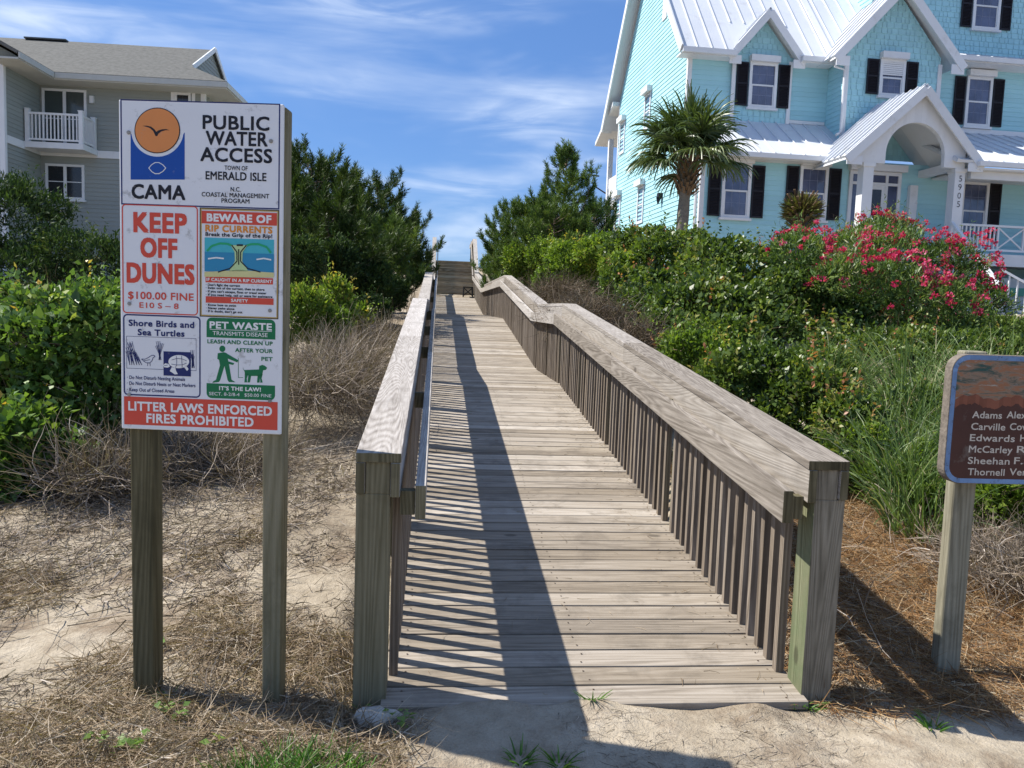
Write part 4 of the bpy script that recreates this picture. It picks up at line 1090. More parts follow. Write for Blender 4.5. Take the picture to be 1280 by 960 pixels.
    # --- porch floor, railings, steps
    m = MB(); m.box(3.9, 16, -1.8, -.01, 3.42, 3.70); m.box(7.1, 16, -1.84, -1.80, 3.36, 3.69); m.build('porch_floor', M['white'], e)
    balustrade(e, (7.05, -1.62, 3.70), (16, -1.62, 3.70), .80, xpanel=(1.25, 2.05))
    for xs in (4.3, 6.72): balustrade(e, (xs, -1.8, 3.72), (xs, -3.9, 1.9), .80, 'stair_railing')
    m = MB()
    for i in range(9): m.box(4.35, 6.68, -2.1 - i * .3, -1.8 - i * .3, 3.3 - i * .19, 3.52 - i * .19)
    m.build('front_steps', M['skirt'], e)
    m = MB(); m.box(7.1, 16, -1.55, -1.50, 1.2, 3.05); sk = m.build('skirt_wall', M['skirt'], e)
    m = MB(); m.box(7.1, 16, -1.58, -1.552, 2.55, 2.78); m.build('stripe', M['greenband'], sk)
    # --- side stair rail descending to the right
    balustrade(e, (7.35, -3.1, 2.25), (10.2, -4.6, 0.35), .92, 'stair_railing', pitch=.2)
    # --- rear porch
    r = empty('rear_porch', parent=e)
    for y in (11.5,):
        m = MB(); m.box(0.0, .2, y, y + .2, 1.0, 9.05); m.build('post', M['white'], r)
    m = MB(); m.box(0, 7, 9.95, 11.8, 6.1, 6.35); m.build('floor', M['white'], r)
    m = MB(); m.prism([(-.3, 9.95, 10.2), (-.3, 12.9, 9.15), (7, 12.9, 9.15), (7, 9.95, 10.2)], (0, 0, -.16)); m.build('roof', M['white'], r)
    m = MB(); m.box(.05, .12, 10.0, 11.5, 6.45, 7.35); m.build('railing_panel', M['white'], r)
    m = MB(); m.tube([(-.05, 11.5, 6.75), (-.45, 11.6, 7.0), (-.6, 11.6, 7.5)], [.03] * 3, 6); m.tube([(-.85, 11.6, 7.52), (-.35, 11.6, 7.48)], [.03] * 2, 6); m.build('wall_bracket', M['shutter'], r)
beach_house()

def apartment():
    o = Vector((-17.415, 30.0, 0)); rz = rad(4.5)
    e = empty('apartment_building', o, rz, 'grey clapboard apartment building with a hipped shingle roof and a white balcony', 'building')
    def wall(poly, oo, u, n):
        m = MB(); lap(m, poly, oo, u, n, .15); return m.build('wall', M['greyside'], e)
    X, Y, FR = (1, 0, 0), (0, 1, 0), (0, -1, 0)
    wall([(0, 0), (5.8, 0), (5.8, 9.3), (0, 9.3)], (0, 0, 0), X, FR)
    wall([(-2.4, 0), (0, 0), (0, 9.3), (-2.4, 9.3)], (0, 0, 0), Y, (1, 0, 0))
    wall([(-9, 0), (0, 0), (0, 9.3), (-9, 9.3)], (0, -2.4, 0), X, FR)
    wall([(0, 0), (10, 0), (10, 9.3), (0, 9.3)], (5.8, 0, 0), Y, (1, 0, 0))
    wall([(-7.9, 9.3), (.7, 9.3), (-3.6, 11.5)], (0, -2.4, 0), X, FR)
    m = MB(); m.box(-.14, .035, -2.44, -2.3, 0, 9.2); m.build('corner_board', M['white'], e)
    m = MB(); m.box(5.68, 5.84, -.04, .1, 0, 9.2); m.build('corner_board', M['white'], e)
    m = MB(); m.box(0.02, 5.68, -.045, -.0, 6.62, 6.88); m.box(.0, .045, -2.29, -.05, 6.62, 6.88); m.box(-9, -.15, -2.45, -2.4, 6.62, 6.88); m.build('floor_band', M['white'], e)
    # roof
    sl = .52; ez = 9.36; m = MB(); ry = 3.6; rz_ = ez + sl * (ry + .95); xg = 5.15; zg = ez + sl * (6.85 - xg); hb = (rz_ - zg) / sl
    roof_plane(m, [(-9, -.95, ez), (6.85, -.95, ez), (xg, ry - hb, zg), (xg, ry, rz_), (-9, ry, rz_)], .10, 0)
    roof_plane(m, [(6.85, 8.15, ez), (-9, 8.15, ez), (-9, ry, rz_), (xg, ry, rz_), (xg, ry + hb, zg)], .10, 0)
    roof_plane(m, [(6.85, -.95, ez), (6.85, 8.15, ez), (xg, ry + hb, zg), (xg, ry - hb, zg)], .10, 0)
    rf = m.build('roof', M['shingle'], e)
    m = MB(); wr = ez + sl * 4.55 + .004
    roof_plane(m, [(.95, -3.3, ez + .004), (.95, -.95, ez + .004), (-3.6, 3.6, wr), (-3.6, -3.3, wr)], .10, 0)
    roof_plane(m, [(-8.15, -3.3, ez + .004), (-8.15, -.95, ez + .004), (-3.6, 3.6, wr), (-3.6, -3.3, wr)], .10, 0)
    m.build('roof', M['shingle'], e)
    m = MB(); lap(m, [(ry - hb + .1, zg), (ry + hb - .1, zg), (ry, rz_ - .1)], (xg - .12, 0, 0), Y, (1, 0, 0), .15); m.build('gable_vent', M['greyside'], e)
    m = MB()
    for s in (-1, 1): m.beam((xg + .02, ry + s * hb, zg + .0), (xg + .02 + .003 * s, ry, rz_ + .02), .05, .18)
    m.build('rake_board', M['white_shade'], rf)
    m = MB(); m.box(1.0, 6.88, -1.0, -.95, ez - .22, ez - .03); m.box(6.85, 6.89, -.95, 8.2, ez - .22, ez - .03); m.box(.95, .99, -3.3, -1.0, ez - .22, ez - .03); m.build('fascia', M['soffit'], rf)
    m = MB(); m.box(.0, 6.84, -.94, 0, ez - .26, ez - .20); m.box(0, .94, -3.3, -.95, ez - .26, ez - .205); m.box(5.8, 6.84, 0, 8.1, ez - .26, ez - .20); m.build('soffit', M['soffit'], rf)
    m = MB(); m.box(-2.2, -.6, ry - .2, ry + .2, rz_ - .02, rz_ + .035); m.build('ridge_vent', M['shingle'], rf)
    # sliding door
    window(e, .1, -.01, 6.9, 1.55, 2.1, shutters=False, box=False, glass='darkglass2', mull=True, name='sliding_door')
    window(e, .18, -.01, 5.08, 1.36, 1.26, shutters=False, box=False, glass='darkglass', mull=True)
    window(e, 4.75, -.01, 8.1, .58, 1.0, shutters=False, box=False, glass='darkglass')
    m = MB(); m.box(4.62, 4.74, -.04, 0, 6.9, 9.15); m.box(5.36, 5.48, -.04, 0, 6.9, 9.15); m.build('trim', M['white'], e)
    m = MB(); m.box(1.78, 1.92, -.12, 0, 8.55, 8.8); m.build('wall_lamp', M['white'], e)
    # balcony
    b = empty('balcony', parent=e); yb = -1.2; x0, x1 = 0.06, 2.0; z = 6.86
    m = MB(); m.box(x0, x1, yb, -.05, z - .14, z); m.box(x0 - .01, x1 + .01, yb - .03, yb, z - .17, z + .03); m.box(x1, x1 + .03, yb, -.05, z - .17, z + .03); m.build('floor', M['white'], b)
    for (x, y) in ((x0 + .07, yb + .07), (x1 - .07, yb + .07), (x1 - .07, -.13)):
        m = MB(); m.box(x - .07, x + .07, y - .07, y + .07, z + .031, z + 1.14); m.box(x - .085, x + .085, y - .085, y + .085, z + 1.14, z + 1.17); m.build('post', M['white'], b)
    m = MB(); m.box(x0 + .14, x1 - .14, yb + .04, yb + .10, z + .98, z + 1.05); m.box(x0 + .14, x1 - .14, yb + .04, yb + .10, z + .10, z + .16)
    m.box(x1 - .10, x1 - .04, yb + .14, -.20, z + .98, z + 1.05); m.box(x1 - .10, x1 - .04, yb + .14, -.20, z + .10, z + .16); m.build('rail', M['white'], b)
    for i in range(13):
        x = x0 + .22 + i * (x1 - x0 - .44) / 12; m = MB(); m.box(x - .02, x + .02, yb + .05, yb + .09, z + .161, z + .979); m.build('baluster', M['white'], b)
    for i in range(7):
        y = yb + .24 + i * .115; m = MB(); m.box(x1 - .09, x1 - .05, y - .02, y + .02, z + .161, z + .979); m.build('baluster', M['white'], b)
M['darkglass2'] = mat_plain('sliding_door_glass', (0.05, 0.065, 0.065), 0.1, 0.6)
M['white_shade'] = M['white']
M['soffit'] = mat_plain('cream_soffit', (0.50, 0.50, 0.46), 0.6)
apartment()
# ------------------------------------------------------------------ plant materials (leaf colours vary leaf by leaf)
M['leaf_glossy'] = mat_leaf('glossy_leaf', [(0.0, (0.036, 0.067, 0.020)), (0.45, (0.087, 0.169, 0.037)), (0.85, (0.176, 0.275, 0.058)), (0.97, (0.313, 0.355, 0.082)), (1.0, (0.586, 0.388, 0.082))], .32, .12, .42)
M['leaf_vine'] = mat_leaf('vine_leaf', [(0.0, (0.032, 0.058, 0.016)), (0.5, (0.088, 0.145, 0.029)), (0.85, (0.169, 0.228, 0.044)), (0.96, (0.274, 0.267, 0.080)), (1.0, (0.386, 0.165, 0.080))], .32, .12, .4)
M['leaf_bright'] = mat_leaf('bright_leaf', [(0.0, (0.062, 0.106, 0.018)), (0.5, (0.140, 0.225, 0.032)), (0.9, (0.235, 0.312, 0.053)), (1.0, (0.438, 0.350, 0.074))], .38, .08, .5)
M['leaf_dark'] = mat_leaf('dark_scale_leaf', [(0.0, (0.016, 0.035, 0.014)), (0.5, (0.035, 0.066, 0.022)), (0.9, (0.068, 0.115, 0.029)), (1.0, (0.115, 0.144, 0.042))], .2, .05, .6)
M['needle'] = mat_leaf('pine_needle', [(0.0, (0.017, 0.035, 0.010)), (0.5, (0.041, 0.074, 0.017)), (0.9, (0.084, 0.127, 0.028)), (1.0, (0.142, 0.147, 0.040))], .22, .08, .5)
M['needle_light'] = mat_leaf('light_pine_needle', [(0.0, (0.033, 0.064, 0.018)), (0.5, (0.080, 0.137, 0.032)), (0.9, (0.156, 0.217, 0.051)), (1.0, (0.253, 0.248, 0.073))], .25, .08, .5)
M['grass_blade'] = mat_leaf('grass_blade', [(0.0, (0.048, 0.090, 0.024)), (0.5, (0.110, 0.176, 0.051)), (0.85, (0.194, 0.258, 0.102)), (1.0, (0.334, 0.318, 0.178))], .3, .1, .45)
M['lawn'] = mat_leaf('fresh_grass', [(0.0, (0.04, 0.10, 0.015)), (0.6, (0.085, 0.20, 0.03)), (1.0, (0.16, 0.27, 0.05))], .35, .1, .45)
M['oleander'] = mat_leaf('oleander_leaf', [(0.0, (0.034, 0.073, 0.021)), (0.5, (0.093, 0.165, 0.039)), (0.9, (0.186, 0.255, 0.071)), (1.0, (0.357, 0.354, 0.178))], .3, .1, .45)
M['petal'] = mat_leaf('pink_petal', [(0.0, (0.386, 0.018, 0.076)), (0.5, (0.552, 0.043, 0.136)), (0.9, (0.626, 0.115, 0.238)), (1.0, (0.662, 0.230, 0.357))], .35, .04, .6)
M['dry'] = mat_leaf('dry_twig', [(0.0, (0.102, 0.081, 0.062)), (0.5, (0.214, 0.172, 0.134)), (0.85, (0.337, 0.281, 0.230)), (1.0, (0.490, 0.437, 0.381))], .1, .02, .8)
M['straw'] = mat_leaf('dry_straw', [(0.0, (0.121, 0.083, 0.050)), (0.5, (0.270, 0.201, 0.129)), (0.85, (0.400, 0.323, 0.230)), (1.0, (0.539, 0.480, 0.403))], .15, .03, .7)
M['pinestraw'] = mat_leaf('pine_straw', [(0.0, (0.123, 0.063, 0.030)), (0.5, (0.275, 0.155, 0.068)), (0.85, (0.389, 0.253, 0.128)), (1.0, (0.475, 0.414, 0.300))], .12, .03, .7)
M['deadtwig'] = mat_leaf('dead_twig', [(0.0, (0.055, 0.040, 0.027)), (0.5, (0.135, 0.100, 0.070)), (0.85, (0.22, 0.175, 0.13)), (1.0, (0.36, 0.31, 0.25))], .08, .02, .8)
M['stem'] = mat_leaf('shrub_stem', [(0.0, (0.05, 0.038, 0.025)), (0.6, (0.12, 0.09, 0.06)), (1.0, (0.24, 0.19, 0.14))], .08, .02, .8)
M['bark'] = mat_plain('bark', (0.14, 0.105, 0.075), 0.9, 0.15, 0.4, 9, bump=0.7, bscale=30)
M['palmbark'] = mat_plain('palm_bark', (0.20, 0.175, 0.14), 0.9, 0.15, 0.35, 12, bump=0.8, bscale=24)
M['palmleaf'] = mat_leaf('palm_leaf', [(0.0, (0.029, 0.052, 0.016)), (0.5, (0.072, 0.111, 0.032)), (0.9, (0.144, 0.186, 0.071)), (1.0, (0.250, 0.252, 0.122))], .22, .14, .4)
M['boot'] = mat_plain('palm_boot', (0.17, 0.115, 0.07), 0.9, 0.1, 0.5, 14)
M['cutleaf'] = mat_leaf('cut_leaf', [(0.0, (0.09, 0.07, 0.03)), (0.6, (0.17, 0.15, 0.05)), (1.0, (0.16, 0.20, 0.05))], .2, .05, .6)

def leaves(P, D, Nn, L, Wd, fold=0.15):
    """one folded diamond leaf per point: P base, D direction, Nn normal, L length, Wd width"""
    n = len(P); S = nrm(np.cross(D, Nn)); L = L[:, None]; Wd = Wd[:, None]; Nn = nrm(np.cross(S, D))
    mid = P + D * L * .45
    V = np.stack([P, mid + S * Wd * .5 + Nn * Wd * fold, P + D * L - Nn * L * .10, mid - S * Wd * .5 + Nn * Wd * fold], 1).reshape(-1, 3)
    Q = np.arange(4 * n).reshape(n, 4)
    return V, Q
def ribbons(P, D, L, Wd, bend, k=4, droop=None):
    """k-segment curved strips; bend = lateral wander, droop = downward curl"""
    n = len(P); B = nrm(np.cross(D, rdir(n))); p = P.copy(); d = D.copy(); V = []
    S0 = nrm(np.cross(D, rdir(n)))
    for i in range(k + 1):
        w = Wd * (1 - .75 * i / k); S = nrm(np.cross(d, np.cross(S0, d)) + 1e-6)
        V += [p + S * w[:, None] * .5, p - S * w[:, None] * .5]
        p = p + d * (L / k)[:, None]
        d = d + B * (bend * RNG.normal(.5, .6, n))[:, None]
        if droop is not None: d = d + np.array([0, 0, -1.0]) * (droop * (i + 1) / k)[:, None]
        d = nrm(d)
    V = np.stack(V, 1).reshape(-1, 3); m = 2 * (k + 1); b = np.arange(n)[:, None] * m
    Q = np.concatenate([np.stack([b + 2 * i, b + 2 * i + 1, b + 2 * i + 3, b + 2 * i + 2], -1).reshape(-1, 4) for i in range(k)])
    return V, Q
class Bag:
    def __init__(s): s.V, s.Q, s.R, s.n = [], [], [], 0
    def add(s, VQ, r):
        V, Q = VQ; s.V.append(V); s.Q.append(Q + s.n); s.n += len(V)
        k = len(Q) // len(r); s.R.append(np.tile(r, k))
    def build(s, name, mat, parent=None): return np_mesh(name, np.concatenate(s.V), np.concatenate(s.Q), np.concatenate(s.R), mat, parent)

def lobes(c, size, n, spread=0.55, lump=0.55):
    """n overlapping rounded masses filling an ellipsoid 'size' (rx,ry,rz) about c"""
    out = []; c = np.array(c); size = np.array(size)
    for i in range(n):
        d = rdir(1)[0]; d[2] = abs(d[2]) * .9 - .25
        q = c + d * size * spread * RNG.uniform(.55, 1.0); r = size * lump * RNG.uniform(.65, 1.1)
        out.append((q, r))
    return out
def lobe_points(lb, n, depth=0.16, holes=.30):
    w = np.array([(r[0] * r[1] + r[0] * r[2] + r[1] * r[2]) for _, r in lb]); k = RNG.choice(len(lb), n, p=w / w.sum())
    C = np.array([q for q, _ in lb])[k]; Rr = np.array([r for _, r in lb])[k]
    d = rdir(n); nz = vnoise(C * 3 + d * 2.6 + 9); n2 = vnoise(C * 5 + d * 5.5 + 3); rr = 1 + 0.34 * (nz - .5) * 2 + .16 * (n2 - .5) * 2 - np.abs(RNG.normal(0, depth, n))
    P = C + d * Rr * rr[:, None]; keep = (n2 > holes) | (RNG.random(n) < .35)
    for i, (q, r) in enumerate(lb):
        m = np.linalg.norm((P - q) / r, axis=1) < 0.72; keep &= ~(m & (k != i))
    nn = nrm(d / Rr); return P[keep], nn[keep]
def shrub(name, label, cat, lb, n, leaf, mat, wr=.5, up=.35, parent_z=None, group=None, sprigs=0, rj=.5, twig_mat='dry', twigs=30, extra=None, jitter=.55, ground_cut=True, holes=.30):
    """lb in world coordinates; thing = foliage mesh + stems"""
    c = np.mean([q for q, _ in lb], 0); gz = float(zt(c[0], c[1]))
    base = np.array([c[0], c[1], gz])
    e = empty(name, base, 0, label, cat, group)
    P, nn = lobe_points(lb, n, holes=holes)
    if ground_cut:
        g = zt(P[:, 0], P[:, 1], False); m = P[:, 2] > g - .02; P, nn = P[m], nn[m]
    k = len(P)
    D = nrm(nn * .55 + rdir(k) * jitter + np.array([0, 0, up])); Nn = nrm(nn * .7 + rdir(k) * .6 + np.array([0, 0, .4]))
    L = leaf * RNG.uniform(.45, 1.0, k) * (1 + .55 * (RNG.random(k) < .25))
    patch = vnoise(P * 2.3 + 4); r = np.clip(RNG.random(k) ** .9 * .80 + (patch - .5) * 1.0 * rj + .06, 0, .955 + .045 * (RNG.random(k) < .05))
    b = Bag(); b.add(leaves(P - base, D, Nn, L, L * wr), r)
    if sprigs:                                                     # shoots standing out of the outline
        i = RNG.choice(k, min(sprigs, k)); Ps, ns = P[i], nn[i]; dirs = nrm(ns * .7 + np.array([0, 0, .9]) + rdir(len(i)) * .35)
        ln = RNG.uniform(1.5, 4.0, len(i)) * leaf
        for q in np.linspace(.15, 1, 7):
            Pq = Ps + dirs * (ln * q)[:, None]; m = len(Pq); Dq = nrm(dirs * .5 + rdir(m)); b.add(leaves(Pq - base, Dq, nrm(rdir(m) + np.array([0, 0, .6])), leaf * RNG.uniform(.5, .95, m), leaf * wr * .8 * np.ones(m)), np.clip(r[i] + .15, 0, 1))
    b.build('foliage', M[mat], e)
    t = Bag(); nt = twigs
    foot = base + np.stack([RNG.normal(0, .12, nt) * 1.0, RNG.normal(0, .12, nt), np.zeros(nt) - .05], -1)
    tgt = P[RNG.choice(k, nt)]; d = tgt - foot; l = np.linalg.norm(d, axis=1)
    t.add(ribbons(foot - base, nrm(d), l * .95, np.full(nt, max(.012, leaf * .16)), .06, 5), RNG.random(nt))
    ns = twigs * 3; i = RNG.choice(k, ns); t.add(ribbons(P[i] - nn[i] * leaf * 2.5 - base, nrm(nn[i] * .7 + rdir(ns) * .7 + np.array([0, 0, .3])), RNG.uniform(2.5, 7, ns) * leaf, np.full(ns, max(.006, leaf * .075)), .35, 5), RNG.random(ns)); t.build('stems', M['stem'], e)
    return e
def brush(name, label, c, size, n, L=(.25, .6), w=.006, mat='dry', group=None, cat='shrub', up=.18):
    """leafless tangle of dry twigs"""
    c = np.array(c, float); gz = float(zt(c[0], c[1])); base = np.array([c[0], c[1], gz])
    P = c + RNG.normal(0, .5, (n, 3)) * np.array(size) * [1, 1, .55]; g = zt(P[:, 0], P[:, 1], False); P[:, 2] = np.maximum(P[:, 2], g + RNG.uniform(0, .05, n))
    out = nrm(P - c + rdir(n) * .15); D = nrm(out * .45 + rdir(n) * .8 + np.array([0, 0, up]))
    b = Bag(); b.add(ribbons(P - base, D, RNG.uniform(*L, n), RNG.uniform(.5, 1.4, n) * w, .62, 6), RNG.random(n))
    o = b.build(name, M[mat]); o.location = base
    return tag(o, label, cat, group)

# ------------------------------------------------------------------ pines
def pine(label, base, h, radius, prof, n_br, mat, needle=.15, group='pines by the boardwalk', lean=(0, 0), tuft=30, low=.06, seedd=0, upcurl=.55):
    base = np.array(base, float); e = empty('pine_tree', base, RNG.uniform(0, 6), label, 'tree', group); 
    m = MB(); pts, rr = [], []
    def axis(f): return np.array([lean[0] * f + .10 * math.sin(f * 5 + seedd), lean[1] * f + .08 * math.cos(f * 4 + seedd), h * f])
    for f in np.linspace(-.05, .97, 12): pts.append(axis(f)); rr.append(max(.012, .10 * (h / 4.5) * (1 - f)))
    m.tube(pts, rr, 8)
    TP, TD, TS = [], [], []
    for i in range(n_br):
        f = low + (0.97 - low) * ((i + RNG.random()) / n_br) ** .85; a = i * 2.4 + RNG.normal(0, .4)
        tier = .55 + .75 * vnoise(np.array([[f * 7 + seedd, math.cos(a) * 1.3 + 5, math.sin(a) * 1.3 + 7]]))[0]; ln = radius * prof(f) * tier * RNG.uniform(.8, 1.2) * (1 + .35 * (RNG.random() < .12)); p = axis(f); d = np.array([math.cos(a), math.sin(a), RNG.uniform(-.05, .35)]); k = max(3, int(ln / .16)); br = [p.copy()]
        side = np.array([-math.sin(a), math.cos(a), 0])
        for q in range(k):
            d = nrm(d + np.array([0, 0, upcurl / k * 1.4]) + RNG.normal(0, .10, 3)); p = p + d * ln / k; br.append(p.copy())
            if q >= k * .25:
                for s in (-1, 1):
                    if RNG.random() < .85:
                        sd = nrm(d * .55 + side * s * RNG.uniform(.4, 1.0) + np.array([0, 0, RNG.uniform(.0, .5)])); sl = ln * .30 * (1 - .5 * q / k) * RNG.uniform(.5, 1.2)
                        tp = p + sd * sl; td = nrm(sd + np.array([0, 0, .7])); TP.append(tp); TD.append(td); TS.append(RNG.uniform(.8, 1.15))
                        if sl > .18: TP.append(p + sd * sl * .5); TD.append(sd); TS.append(.9)
        TP.append(p); TD.append(nrm(d + np.array([0, 0, .9]))); TS.append(1.25)
        for q in range(1, 1 + int(RNG.integers(1, 4))): TP.append(p + np.array([d[0] * .04 * q, d[1] * .04 * q, .095 * q])); TD.append(nrm(np.array([d[0] * .3, d[1] * .3, 1.]))); TS.append(.95)
        if i % 1 == 0: m.tube(br, list(np.linspace(.020 * (h / 4.5), .006, len(br))), 4, cap=False)
    for q in range(5): TP.append(axis(.97) + np.array([0, 0, q * .07])); TD.append(nrm(np.array([RNG.normal(0, .2), RNG.normal(0, .2), 1.]))); TS.append(1.0)
    m.build('trunk', M['bark'], e)
    TP, TD, TS = map(np.array, (TP, TD, TS)); nT = len(TP)
    P = np.repeat(TP, tuft, 0); D0 = np.repeat(TD, tuft, 0); S = np.repeat(TS, tuft)
    along = RNG.random(len(P)); P = P + D0 * ((along - .75) * needle * 1.5 * S)[:, None]
    D = nrm(D0 * .95 + rdir(len(P)) * .75); L = needle * S * RNG.uniform(.7, 1.15, len(P))
    r = np.clip(np.repeat(RNG.random(nT) * .55, tuft) + RNG.random(len(P)) * .45, 0, 1)
    b = Bag(); b.add(leaves(P, D, rdir(len(P)), L, np.full(len(P), needle * .10), 0), r); b.build('crown', M[mat], e)
    return e
cone = lambda f: (1 - f) ** .75 * (.55 + .45 * min(1, f / .22))
dome = lambda f: math.sqrt(max(0.02, 1 - f ** 2)) * (.6 + .4 * min(1, f / .3))
def gp(px, py, Y):
    q = at(px, py, Y); return np.array([q.x, q.y, float(zt(q.x, q.y))])
def tree_to(px, py, Y):
    """base on the ground and height so that the top is seen at that pixel"""
    q = at(px, py, Y); g = float(zt(q.x, q.y)); return (q.x, q.y, g - .1), q.z - g + .1

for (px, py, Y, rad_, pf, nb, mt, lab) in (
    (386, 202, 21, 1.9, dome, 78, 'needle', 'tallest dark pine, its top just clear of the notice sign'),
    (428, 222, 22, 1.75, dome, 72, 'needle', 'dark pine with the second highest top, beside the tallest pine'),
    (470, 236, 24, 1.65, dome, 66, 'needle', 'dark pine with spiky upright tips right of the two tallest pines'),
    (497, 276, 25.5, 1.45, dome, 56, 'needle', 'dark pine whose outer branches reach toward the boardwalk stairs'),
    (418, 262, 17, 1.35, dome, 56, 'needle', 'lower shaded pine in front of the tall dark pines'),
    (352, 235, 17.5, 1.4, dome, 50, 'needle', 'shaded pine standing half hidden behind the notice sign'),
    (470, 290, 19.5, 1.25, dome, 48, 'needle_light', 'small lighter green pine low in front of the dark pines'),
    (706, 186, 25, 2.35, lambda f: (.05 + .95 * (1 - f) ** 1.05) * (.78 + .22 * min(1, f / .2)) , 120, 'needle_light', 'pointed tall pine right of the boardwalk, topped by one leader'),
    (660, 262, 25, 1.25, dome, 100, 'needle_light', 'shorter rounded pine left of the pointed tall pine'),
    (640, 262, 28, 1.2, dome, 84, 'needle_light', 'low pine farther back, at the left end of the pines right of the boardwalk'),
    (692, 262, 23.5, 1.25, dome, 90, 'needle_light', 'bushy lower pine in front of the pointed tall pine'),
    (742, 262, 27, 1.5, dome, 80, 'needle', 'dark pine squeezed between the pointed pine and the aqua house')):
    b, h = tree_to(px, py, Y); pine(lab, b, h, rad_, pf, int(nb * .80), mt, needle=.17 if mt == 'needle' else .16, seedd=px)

# ------------------------------------------------------------------ shrubs
A = lambda px, py, Y: np.array(at(px, py, Y))
def blobs(lst, n=7, sp=.52, lu=.50):
    """rounded masses: (px, py, distance, half width, half height in photo pixels)"""
    out = []
    for (px, py, Y, rx, rz) in lst:
        k = Y / FPX; rx, rz = rx * 1.16, rz * 1.16; out += lobes(A(px, py, Y), (rx * k, max(.75 * rx * k, .6 * rz * k), rz * k), n, sp, lu)
    return out
def sh(name, label, lst, leaf, mat, wr=.5, up=.3, sprigs=0, cover=2.6, n=7, cat='shrub', mx=90000, **kw):
    lb = blobs(lst, n); area = sum(4 * math.pi * ((r[0] * r[1]) ** 1.6 / 3 + (r[0] * r[2]) ** 1.6 / 3 + (r[1] * r[2]) ** 1.6 / 3) ** (1 / 1.6) for _, r in lb)
    cnt = int(min(mx, cover * area / (leaf * leaf * wr * .5)))
    return shrub(name, label, cat, lb, cnt, leaf, mat, wr, up, sprigs=sprigs, **kw)
# left of the boardwalk
sh('broadleaf_shrub', 'big glossy broadleaf shrub left of the notice sign', [(30, 445, 6.2, 75, 72), (112, 425, 6.1, 56, 62), (40, 545, 5.9, 80, 72), (118, 515, 6.0, 48, 62), (-60, 500, 6.2, 80, 110), (62, 395, 6.6, 66, 36), (130, 392, 6.5, 36, 34), (75, 490, 6.1, 70, 60), (15, 570, 5.5, 70, 56), (25, 612, 5.35, 60, 34), (85, 572, 5.6, 44, 40), (195, 470, 6.4, 42, 52)], .085, 'leaf_glossy', .58, .3, sprigs=140, twigs=110)
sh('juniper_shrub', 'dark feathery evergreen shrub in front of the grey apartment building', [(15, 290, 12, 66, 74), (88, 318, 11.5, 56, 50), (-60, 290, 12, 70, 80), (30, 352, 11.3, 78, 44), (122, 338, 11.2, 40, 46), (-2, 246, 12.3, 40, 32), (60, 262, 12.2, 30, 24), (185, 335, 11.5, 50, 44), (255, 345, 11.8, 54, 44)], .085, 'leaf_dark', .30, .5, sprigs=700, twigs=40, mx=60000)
sh('leafy_shrub', 'bright yellow green leafy shrub at the right edge of the notice sign', [(380, 402, 9.6, 36, 50), (412, 412, 9.8, 26, 34), (345, 410, 9.5, 40, 52), (285, 415, 9.5, 46, 46)], .060, 'leaf_bright', .40, .6, sprigs=160)
sh('leafy_shrub', 'slender light green sapling before the shaded pines', [(420, 372, 11.3, 18, 32), (428, 395, 11.3, 16, 24), (448, 400, 11.8, 18, 20)], .075, 'leaf_bright', .45, .6, sprigs=60)
sh('leafy_shrub', 'small light green bush on the dune left of the stairs', [(521, 333, 27, 10, 11), (508, 338, 26, 9, 10)], .09, 'leaf_bright', .45, .4, sprigs=50)
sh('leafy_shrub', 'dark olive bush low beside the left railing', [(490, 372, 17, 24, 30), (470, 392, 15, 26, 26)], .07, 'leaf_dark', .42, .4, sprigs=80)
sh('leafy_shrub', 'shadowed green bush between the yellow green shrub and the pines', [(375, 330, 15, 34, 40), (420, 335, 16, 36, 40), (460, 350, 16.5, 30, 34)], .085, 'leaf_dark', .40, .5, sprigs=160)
sh('broadleaf_shrub', 'shaded green bush between the glossy shrub and the dark evergreen behind it', [(20, 385, 8.8, 70, 30), (110, 380, 8.8, 56, 32), (-60, 390, 8.8, 60, 40)], .08, 'leaf_glossy', .5, .4, sprigs=90)
g = 'dry brush left of the boardwalk'
brush('dry_brush', 'leafless grey brown brush close beside the left railing', A(430, 458, 8.6), (.40, .8, .28), 2600, group=g)
brush('dry_brush', 'grey tangle of dry twigs to the right of the notice sign', A(392, 484, 7.4), (.52, .6, .28), 2800, group=g)
brush('dry_brush', 'dry twigs showing between the two posts of the notice sign', A(250, 575, 6.2), (.72, .55, .34), 3000, group=g)
brush('dry_brush', 'bare branch tangle at the foot of the glossy shrub', A(122, 600, 5.5), (.30, .28, .22), 1400, L=(.2, .55), w=.008, group=g)
brush('dry_brush', 'sparse grey brush under the pines, beyond the yellow green shrub', A(462, 425, 11.5), (.5, .8, .24), 1500, group=g)
